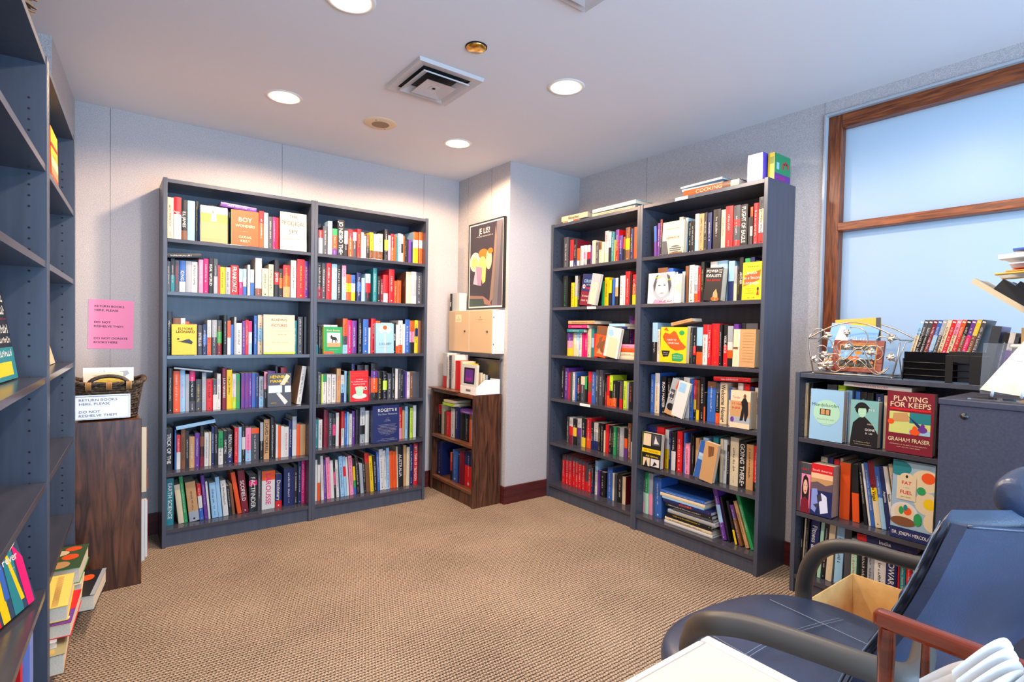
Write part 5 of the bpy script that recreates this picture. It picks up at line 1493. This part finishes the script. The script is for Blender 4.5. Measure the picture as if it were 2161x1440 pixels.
# acrylic easel with a leaning cream page
r = root('sign_holder', 'clear acrylic easel holding a cream printed page on the steel cabinet', 'sign holder', (2.31, .505, ZT+.001))
ax = Vector((.10, -1, 0)).normalized(); ay = Vector((-ax.y, ax.x, 0))
ME = Matrix(((ax.x, ay.x, 0, 2.300), (ax.y, ay.y, 0, .500), (0, 0, 1, ZT+.034), (0, 0, 0, 1))) @ Matrix.Rotation(math.radians(-16), 4, 'X')
ME = Matrix.Translation((0, 0, 0)) @ ME
b = MB(); b.M = r.matrix_world.inverted() @ ME @ Matrix.Rotation(math.radians(6), 4, 'Y'); PGW = .255
b.add([(0.0, 0, 0), (PGW, 0, -.005), (PGW, 0, .30), (.135, 0, .30)], [(0, 1, 2, 3)], mat('cream_page', (232, 218, 188), .7, spec=.2))
b.add([(0.0, .0012, 0), (PGW, .0012, -.005), (PGW, .0012, .30), (.135, .0012, .30)], [(3, 2, 1, 0)], mat('cream_page', (0, 0, 0)))
for z, x0, x1 in ((.185, .10, .22), (.16, .10, .22), (.135, .085, .21), (.11, .075, .22), (.07, .13, .2), (.05, .13, .22)): b.squig(((x0+x1)/2, -.0006, z), (1, 0, 0), (0, 0, 1), .005, x1-x0, ink('S'), rn)
b.obj('page', r)
for x in (.03, .10, .17):
    b = MB(); b.M = r.matrix_world.inverted() @ ME; b.tube([(x, .012, -.010), (x+.002, -.004, -.018), (x+.004, -.017, -.010), (x+.004, -.020, .006), (x+.002, -.016, .02)], .004, mat('frosty_acrylic', (214, 222, 230), .12, spec=.8), 8); b.obj('hook', r)
b = MB(); b.M = r.matrix_world.inverted() @ ME; b.box((.0, .003, -.012), (PGW, .006, .16), M_CLEAR); b.obj('backrest', r)
b = MB(); b.box((-.03, -.22, -.0005), (.065, .02, .004), M_CLEAR); b.obj('foot', r)
# white wicker basket with papers
r = root('white_wicker_tray', 'tall white wicker basket stuffed with papers on the steel cabinet', 'basket', (2.505, .27, ZT))
b = MB(); n = 20
for i in range(n):
    t = i/(n-1); s = .78+.22*t; z = .006+t*.165
    b.tube([((.115*s)*math.copysign(abs(math.cos(a))**.3, math.cos(a))+.002*math.sin(a*20+i*PI), (.17*s)*math.copysign(abs(math.sin(a))**.3, math.sin(a)), z+.0) for a in [2*PI*q/72 for q in range(72)]], .0046, M_WWICK, 6, True)
b.obj('woven_body', r)
b = MB(); b.tube([(.122*math.copysign(abs(math.cos(a))**.3, math.cos(a)), .177*math.copysign(abs(math.sin(a))**.3, math.sin(a)), .178) for a in [2*PI*q/48 for q in range(48)]], .007, M_WWICK, 8, True); b.obj('rim', r)
def slab(name, lab, cat, M, w, t, h, m, art=None, pages=None, grp=None):
    r = root(name, lab, cat, M, grp); b = MB(); b.box((0, 0, 0), (w, t*.2, h), m); b.box((0, t*.8, 0), (w, t, h), m)
    if art: cover_art(b, w, h, art, rn, -.0004)
    b.obj('cover', r); b = MB(); b.box((.002, t*.2, .001), (w-.002, t*.8, h-.001), pages or M_WHITE); b.obj('pages', r); return r
# local axis for these: x towards the camera side (-Y), so they fan to the left in view
def fb(x, y, z, ry, rz=0, rx=0): return frame((x, y), (rz, -1), z) @ Matrix.Rotation(math.radians(ry), 4, 'Y') @ Matrix.Rotation(math.radians(rx), 4, 'X')
slab('booklet', 'tan paperback standing between the films and the white basket', 'booklet', fg(.785, .05, ZG+.004), .016, .13, .215, mat('tan_board', (206, 172, 122), .7), pages=mat('tan_pages', (214, 186, 140), .8))
slab('magazine', 'glossy dark photo magazine standing in the white basket', 'magazine', fb(2.424, .395, ZT+.07, 0), .095, .006, .225, mat('dark_photo_print', (44, 50, 70), .25), [('p', 'U', .3, 0, .5, .7, .8, .6, .9, 0), ('r', 0, .8, 1, 1, 'N')])
PV = lambda o, dx=0: fb(2.433+dx, .305-o*math.cos(math.radians(52)), 1.222+o*math.sin(math.radians(52)), -52)
slab('tan_folder', 'tan folder beneath the black binder over the white basket', 'folder', PV(0), .018, .17, .33, mat('kraft_folder', (196, 176, 142), .7), pages=mat('grey_pages', (168, 160, 150), .8))
slab('binder', 'large black binder leaning over the white basket', 'binder', PV(.0187), .040, .17, .265, M_DARKMETAL, pages=pm('D'))
slab('picture_album', 'black album with a picture on the black binder', 'album', PV(.0594), .018, .17, .225, mat('album_black', (24, 24, 28), .3), pages=M_WHITE)
for (x, y, z, rz, c, lab, w) in ((2.30, .475, 1.440, .10, (238, 178, 70), 'large amber envelope sticking out at the top of the paper pile', .004), (2.31, .450, 1.4475, .02, (232, 150, 60), 'orange envelope above the amber one on the paper pile', .004), (2.31, .430, 1.4550, -.06, (206, 50, 36), 'red leaflet between the envelopes on the paper pile', .003),
        (2.30, .440, 1.470, .14, (236, 240, 246), 'white letter above the red leaflet on the paper pile', .003), (2.29, .465, 1.497, -.03, (214, 206, 190), 'beige magazine high on the paper pile', .014), (2.29, .430, 1.514, .12, (60, 90, 160), 'blue brochure topmost on the paper pile', .006)):
    slab('paper_item', lab, 'papers', fb(x, y, z, 87, rz), w, .22, .30, mat('print_%d_%d_%d' % c, c, .45), grp='papers piled at the right edge')
# the support the pile stands on
r = root('paper_stack', 'tall pile of grey papers at the right edge of the photo', 'papers', (2.31, .012, ZT)); b = MB(); b.box((0, 0, 0), (.22, .07, .40), mat('pile_paper', (200, 196, 188), .8)); b.obj('sheets', r)

# ------------------------------------------------------------------ cardboard box on the floor
r = root('cardboard_box', 'open cardboard box on the floor behind the desk chair', 'box', (2.0, .602, 0)); b = MB(); t = .004; X, Y, H = .345, .272, .30
def wall(name, a, c): b = MB(); b.box(a, c, M_CARD); b.obj(name, r, bevel=.0008)
wall('bottom', (0, 0, .0005), (X, Y, t)); wall('side_wall', (0, Y-t, t), (X, Y, H)); wall('side_wall', (0, 0, t), (X, t, H)); wall('end_wall', (X-t, t, t), (X, Y-t, H)); wall('end_wall', (0, t, t), (t, Y-t, H*.9))

# ------------------------------------------------------------------ desk chair
CX, CY = 1.33, .60
r = root('desk_chair', 'navy leather office armchair with curved bronze-grey arms', 'office chair', (CX, CY, 0))
OC = Vector((-CX, -CY, 0))
def cpart(b, name, par=None, **k): b.v = [tuple(Vector(p)+OC) for p in b.v]; return b.obj(name, par or r, **k)
def superell(a, n=2.6): c, s = math.cos(a), math.sin(a); return math.copysign(abs(c)**(2/n), c), math.copysign(abs(s)**(2/n), s)
# seat cushion: rounded slab, domed top with soft wrinkles
sc = Vector((1.345, .600)); sx, sy = .325, .285; th0 = math.radians(-7)
def seatpt(rad, a, zz):
    x, y = superell(a, 2.7); x *= sx*rad; y *= sy*rad; return (sc.x+x*math.cos(th0)-y*math.sin(th0), sc.y+x*math.sin(th0)+y*math.cos(th0), zz)
b = MB(); NS = 64; prof = [(.60, .375), (.93, .38), (.985, .40), (1.0, .425), (.985, .447), (.94, .463), (.86, .470), (.70, .473), (.5, .470), (.3, .466), (.1, .464), (.001, .464)]
vs = []
for rad, z in prof:
    for k in range(NS):
        a = 2*PI*k/NS; x, y, zz = seatpt(rad, a, z)
        if z > .45: zz += .0055*math.sin(x*38+math.sin(y*21)*2)*math.sin(y*30)*(1-rad) - .012*max(0, (y-.60))*rad
        vs.append((x, y, zz))
b.add(vs, [(i*NS+k, i*NS+(k+1) % NS, (i+1)*NS+(k+1) % NS, (i+1)*NS+k) for i in range(len(prof)-1) for k in range(NS)], M_LEATHER, True)
seat = cpart(b, 'seat')
sb = seat.modifiers.new('s', 'SUBSURF'); sb.levels = 1; sb.render_levels = 1
b = MB()
for off in (.02, .03):   # stitched seams across the seat
    b.tube([(1.345+x*math.cos(th0)-off*0+0, .60+off+.03*math.sin(PI*(x+.26)/.52)+x*math.sin(th0)*1.0, .4752) for x in [-.22+.44*i/40 for i in range(41)]], .0009, M_STITCH, 4)
for lx in (-.15, .15):
    b.tube([(1.345+lx+.03*math.sin(3*y), 0.60+y, .4750) for y in [-.10+.27*i/20 for i in range(21)]], .0009, M_STITCH, 4)
cpart(b, 'seam_stitching')
# backrest: leather shell (seen from behind) with the puffy front cushion and head pillow
def backpt(u, v, off):
    """u across 0..1 (left to right in view), v up 0..1, off = forward offset"""
    z = .44+v*.445; half = .245+.022*math.sin(min(1, v*1.15)*PI/2)+.012*math.sin(v*PI); x = (2*u-1)*half
    v2 = (z-.50)/.385; y = .415-.165*v2-.02*math.sin(max(0, v2)*PI) - .050*(1-(2*u-1)**2) + off; z += -.022*(1-(2*u-1)**2)*v-.004*abs(2*u-1)**8*(v > .95)
    X = 1.515+x*.97; return (X, y-.28*(X-1.265)+.03, z)
b = MB(); nu, nv = 22, 22
b.grid(lambda u, v: backpt(u, v, 0), nu, nv, M_LEATHER); b.grid(lambda u, v: backpt(1-u, v, .022), nu, nv, M_LEATHER)
for a, c in (((0, 1)), ((1, 0))):
    pass
b.grid(lambda u, v: backpt(0, 1-v, .022*u), 3, nv, M_LEATHER); b.grid(lambda u, v: backpt(1, v, .022*u), 3, nv, M_LEATHER); b.grid(lambda u, v: backpt(u, 1, .022*v), nu, 3, M_LEATHER)
cpart(b, 'back_shell')
b = MB(); rn = random.Random(8)
def cush(u, v):
    a = 2*PI*u; e = .012*math.sin(v*60)*.25+.004*math.sin(v*23+1)
    # cross-section: rounded slab wider than the shell
    cx, cy = superell(a, 3.2); vv = v
    p0 = backpt(.5, vv, 0); half = (.245+.022*math.sin(min(1, vv*1.15)*PI/2)+.012*math.sin(vv*PI))-.030+e
    x = cx*half; t_ = x/half; k = .050*(1-.25*vv)
    end = math.sin(min(1, min(v, 1-v)*9)*PI/2)
    return (1.515+x*.97*(.9+.1*end), .415-.165*vv-.02*math.sin(vv*PI)-.28*(.25+x*.97)-.050*(1-min(1, t_*t_))+.026+k*.55*(1+cy*end)+.03, .49+vv*.402)
b.grid(cush, 49, 60, M_LEATHER); cs = cpart(b, 'back_cushion')
b = MB()
for s in (0, 1):
    for o_ in (.0, .010):
        b.tube([tuple(Vector(backpt(s, v, .026+o_))+Vector((.002 if s == 0 else -.002, 0, 0))) for v in [i/30 for i in range(31)]], .0016, M_DARKMETAL, 5)
    b.tube([tuple(Vector(backpt(s, v, .040))+Vector((-.002 if s == 0 else .002, 0, 0))) for v in [i/60 for i in range(61)]], .0010, M_STITCH, 4)
b.tube([backpt(u, 1, -.001) for u in [i/30 for i in range(31)]], .0035, M_LEATHER, 6)
cpart(b, 'piping')
b = MB()
def pill(u, v):
    a = 2*PI*u; ph = PI*v-PI/2; ce = max(0, math.cos(ph))**.45; y, z = superell(a, 2.4)
    px_ = .20*math.copysign(abs(math.sin(ph))**.85, math.sin(ph)); return (1.610+px_, .198-.28*px_+y*.050*ce, .915+.056*z*ce+.003*math.sin(v*26)*ce)
b.grid(pill, 40, 20, M_LEATHER); cpart(b, 'head_pillow')
# arms: one continuous flattened tube each, front foot under the seat, rear end in the backrest
def smooth(P, n=8):
    P = [Vector(p) for p in P]; out = []
    for i in range(len(P)-1):
        a, b_, c, d = P[max(0, i-1)], P[i], P[i+1], P[min(len(P)-1, i+2)]
        for k in range(n):
            t = k/n; out.append(.5*((2*b_)+(c-a)*t+(2*a-5*b_+4*c-d)*t*t+(3*b_-a-3*c+d)*t*t*t))
    return out+[P[-1]]
for P in ([(1.17, .68, .385), (1.13, .75, .41), (1.10, .755, .47), (1.045, .71, .55), (1.0, .665, .605), (.978, .615, .642), (1.0, .55, .655), (1.03, .45, .655), (1.06, .35, .652), (1.10, .31, .648), (1.22, .33, .645)],
          [(1.52, .64, .385), (1.62, .72, .40), (1.655, .745, .47), (1.625, .715, .57), (1.605, .665, .635), (1.615, .60, .658), (1.635, .50, .655), (1.648, .40, .652), (1.60, .30, .645)]):
    b = MB(); b.tube(smooth(P), .021, M_ARM, 14, flat=(.85, 1.1)); cpart(b, 'arm')
b = MB(); b.lathe([(.0001, .07), (.03, .07), (.03, .25), (.02, .25), (.02, .36), (.09, .36), (.09, .375), (.0001, .375)], M_DARKMETAL, 20, (1.345, .60, 0)); cpart(b, 'gas_column')
for k in range(5):
    a = 2*PI*k/5+.4; d = Vector((math.cos(a), math.sin(a), 0)); c0 = Vector((1.345, .60, 0)); b = MB()
    b.tube([c0+d*.02+Vector((0, 0, .095)), c0+d*.15+Vector((0, 0, .085)), c0+d*.29+Vector((0, 0, .066))], lambda t: .024-.009*t, M_DARKMETAL, 8); leg = cpart(b, 'base_leg')
    b = MB(); q = c0+d*.29; s_ = Vector((-d.y, d.x, 0))
    for sg in (-1, 1): b.tube([q+s_*(.008*sg)+Vector((0, 0, .0265)), q+s_*(.026*sg)+Vector((0, 0, .0265))], .026, M_DARKMETAL, 16)
    b.tube([q+Vector((0, 0, .066)), q+Vector((0, 0, .03))], .007, M_METAL, 8); cpart(b, 'caster')

# ------------------------------------------------------------------ cream table and the wooden rack on it
r = root('cream_table', 'cream-topped table with a grey edge at the bottom of the photo', 'table', (.3, .2, 0))
b = MB(); b.box((-.5, -.55, .695), (.487, .3045, .7195), M_TABLE); b.obj('tabletop', r, bevel=.004, seg=3)
b = MB(); e = M_EDGE; b.box((.487, -.55, .692), (.512, .3185, .7175), e); b.box((-.5, .3045, .692), (.487, .3185, .7175), e); b.obj('edge_band', r, bevel=.005, seg=3)
for x, y in ((-.44, -.5), (.44, -.5), (-.44, .25), (.44, .25)): b = MB(); b.box((x-.02, y-.02, 0), (x+.02, y+.02, .695), M_METAL); b.obj('leg', r, bevel=.003)
r = root('wooden_rack', 'small cherry-wood spindle rack of papers at the lower right', 'rack', (.70, .0, .7205))
O2 = Vector((-.70, 0, -.7205))
def rp(b, name, **k): b.v = [tuple(Vector(p)+O2) for p in b.v]; b.obj(name, r, **k)
b = MB(); b.box((.752, -.06, .868), (.772, .258, .888), M_RACK); rp(b, 'top_rail', bevel=.006, seg=3)
b = MB(); b.box((.700, -.06, .868), (.752, -.045, .888), M_RACK); rp(b, 'side_rail', bevel=.004)
b = MB(); b.lathe([(.009, 0), (.0095, .02), (.008, .06), (.0095, .12), (.0085, .145)], M_RACK, 16, (.762, .244, .724)); rp(b, 'corner_post')
for y in (.205, .155, .105, .055, .005, -.04): b = MB(); b.lathe([(.0042, 0), (.0052, .06), (.0052, .08), (.0042, .145)], M_RACK, 12, (.762, y, .724)); rp(b, 'spindle')
b = MB(); b.box((.64, -.06, .7210), (.775, .262, .732), M_RACK); rp(b, 'base_board', bevel=.003)
def booklet(x0, x1, y, h, curl, lab, t=.012):
    q = root('folded_paper', lab, 'papers', (x0, y, .7325), 'folded papers in the wooden rack'); b = MB(); w = x1-x0
    for k in range(4):
        o_ = t*k/3
        b.grid(lambda u, v: (w*u, o_*(.3+.7*u)-.018*math.sin(PI*u)*v, h*v*(1-.03*k)+curl*math.sin(u*PI*.8)*v), 16, 10, M_WHITE)
    b.obj('leaves', q)
    b = MB(); b.squig((w*.62, -.025, h*.62), (1, 0, 0), (0, 0, 1), .005, .03, ink('D'), RND); b.squig((w*.62, -.022, h*.55), (1, 0, 0), (0, 0, 1), .004, .02, ink('D'), RND); b.obj('print', q)
def leafset(P0, P1, h, spread, lab, n=4):
    # loose leaves standing between two floor points, fanned at the top
    q = root('folded_paper', lab, 'papers', (P0[0], P0[1], .7325), 'folded papers in the wooden rack'); a = Vector((P1[0]-P0[0], P1[1]-P0[1], 0)); nn = Vector((a.y, -a.x, 0)).normalized(); b = MB()
    for k in range(n):
        s = spread*(k/(n-1)-.5) if n > 1 else 0
        b.grid(lambda u, v: tuple(a*(u*(1+.1*v))+nn*(s*v*v+.0022*k+.006*math.sin(PI*u)*v)+Vector((0, 0, h*v*(1-.04*k)*(.80+.20*math.sin(PI/2*min(1, u/.75)))*(1-.07*(max(0, u-.75)/.25)**2)))), 14, 8, M_WHITE)
    b.obj('leaves', q)
leafset((.700, .190), (.734, .150), .150, .014, 'white folded booklet fanned open, first behind the wooden rail', 5)
leafset((.692, .160), (.738, .126), .186, .011, 'tall curled white booklet, second behind the wooden rail', 4)
leafset((.694, .132), (.740, .108), .162, .008, 'small white leaflet in the middle of the wooden rack', 3)
leafset((.696, .106), (.742, .078), .176, .008, 'white papers nearest the maroon box in the wooden rack', 5)
r = root('maroon_box', 'dark maroon box end at the lower right corner', 'box', (.790, -.02, .7205)); b = MB(); b.box((0, -.1, 0), (.008, .09, .13), mat('maroon_leatherette', (86, 34, 40), .45)); b.obj('body', r, bevel=.002)
bpy.context.view_layer.update()
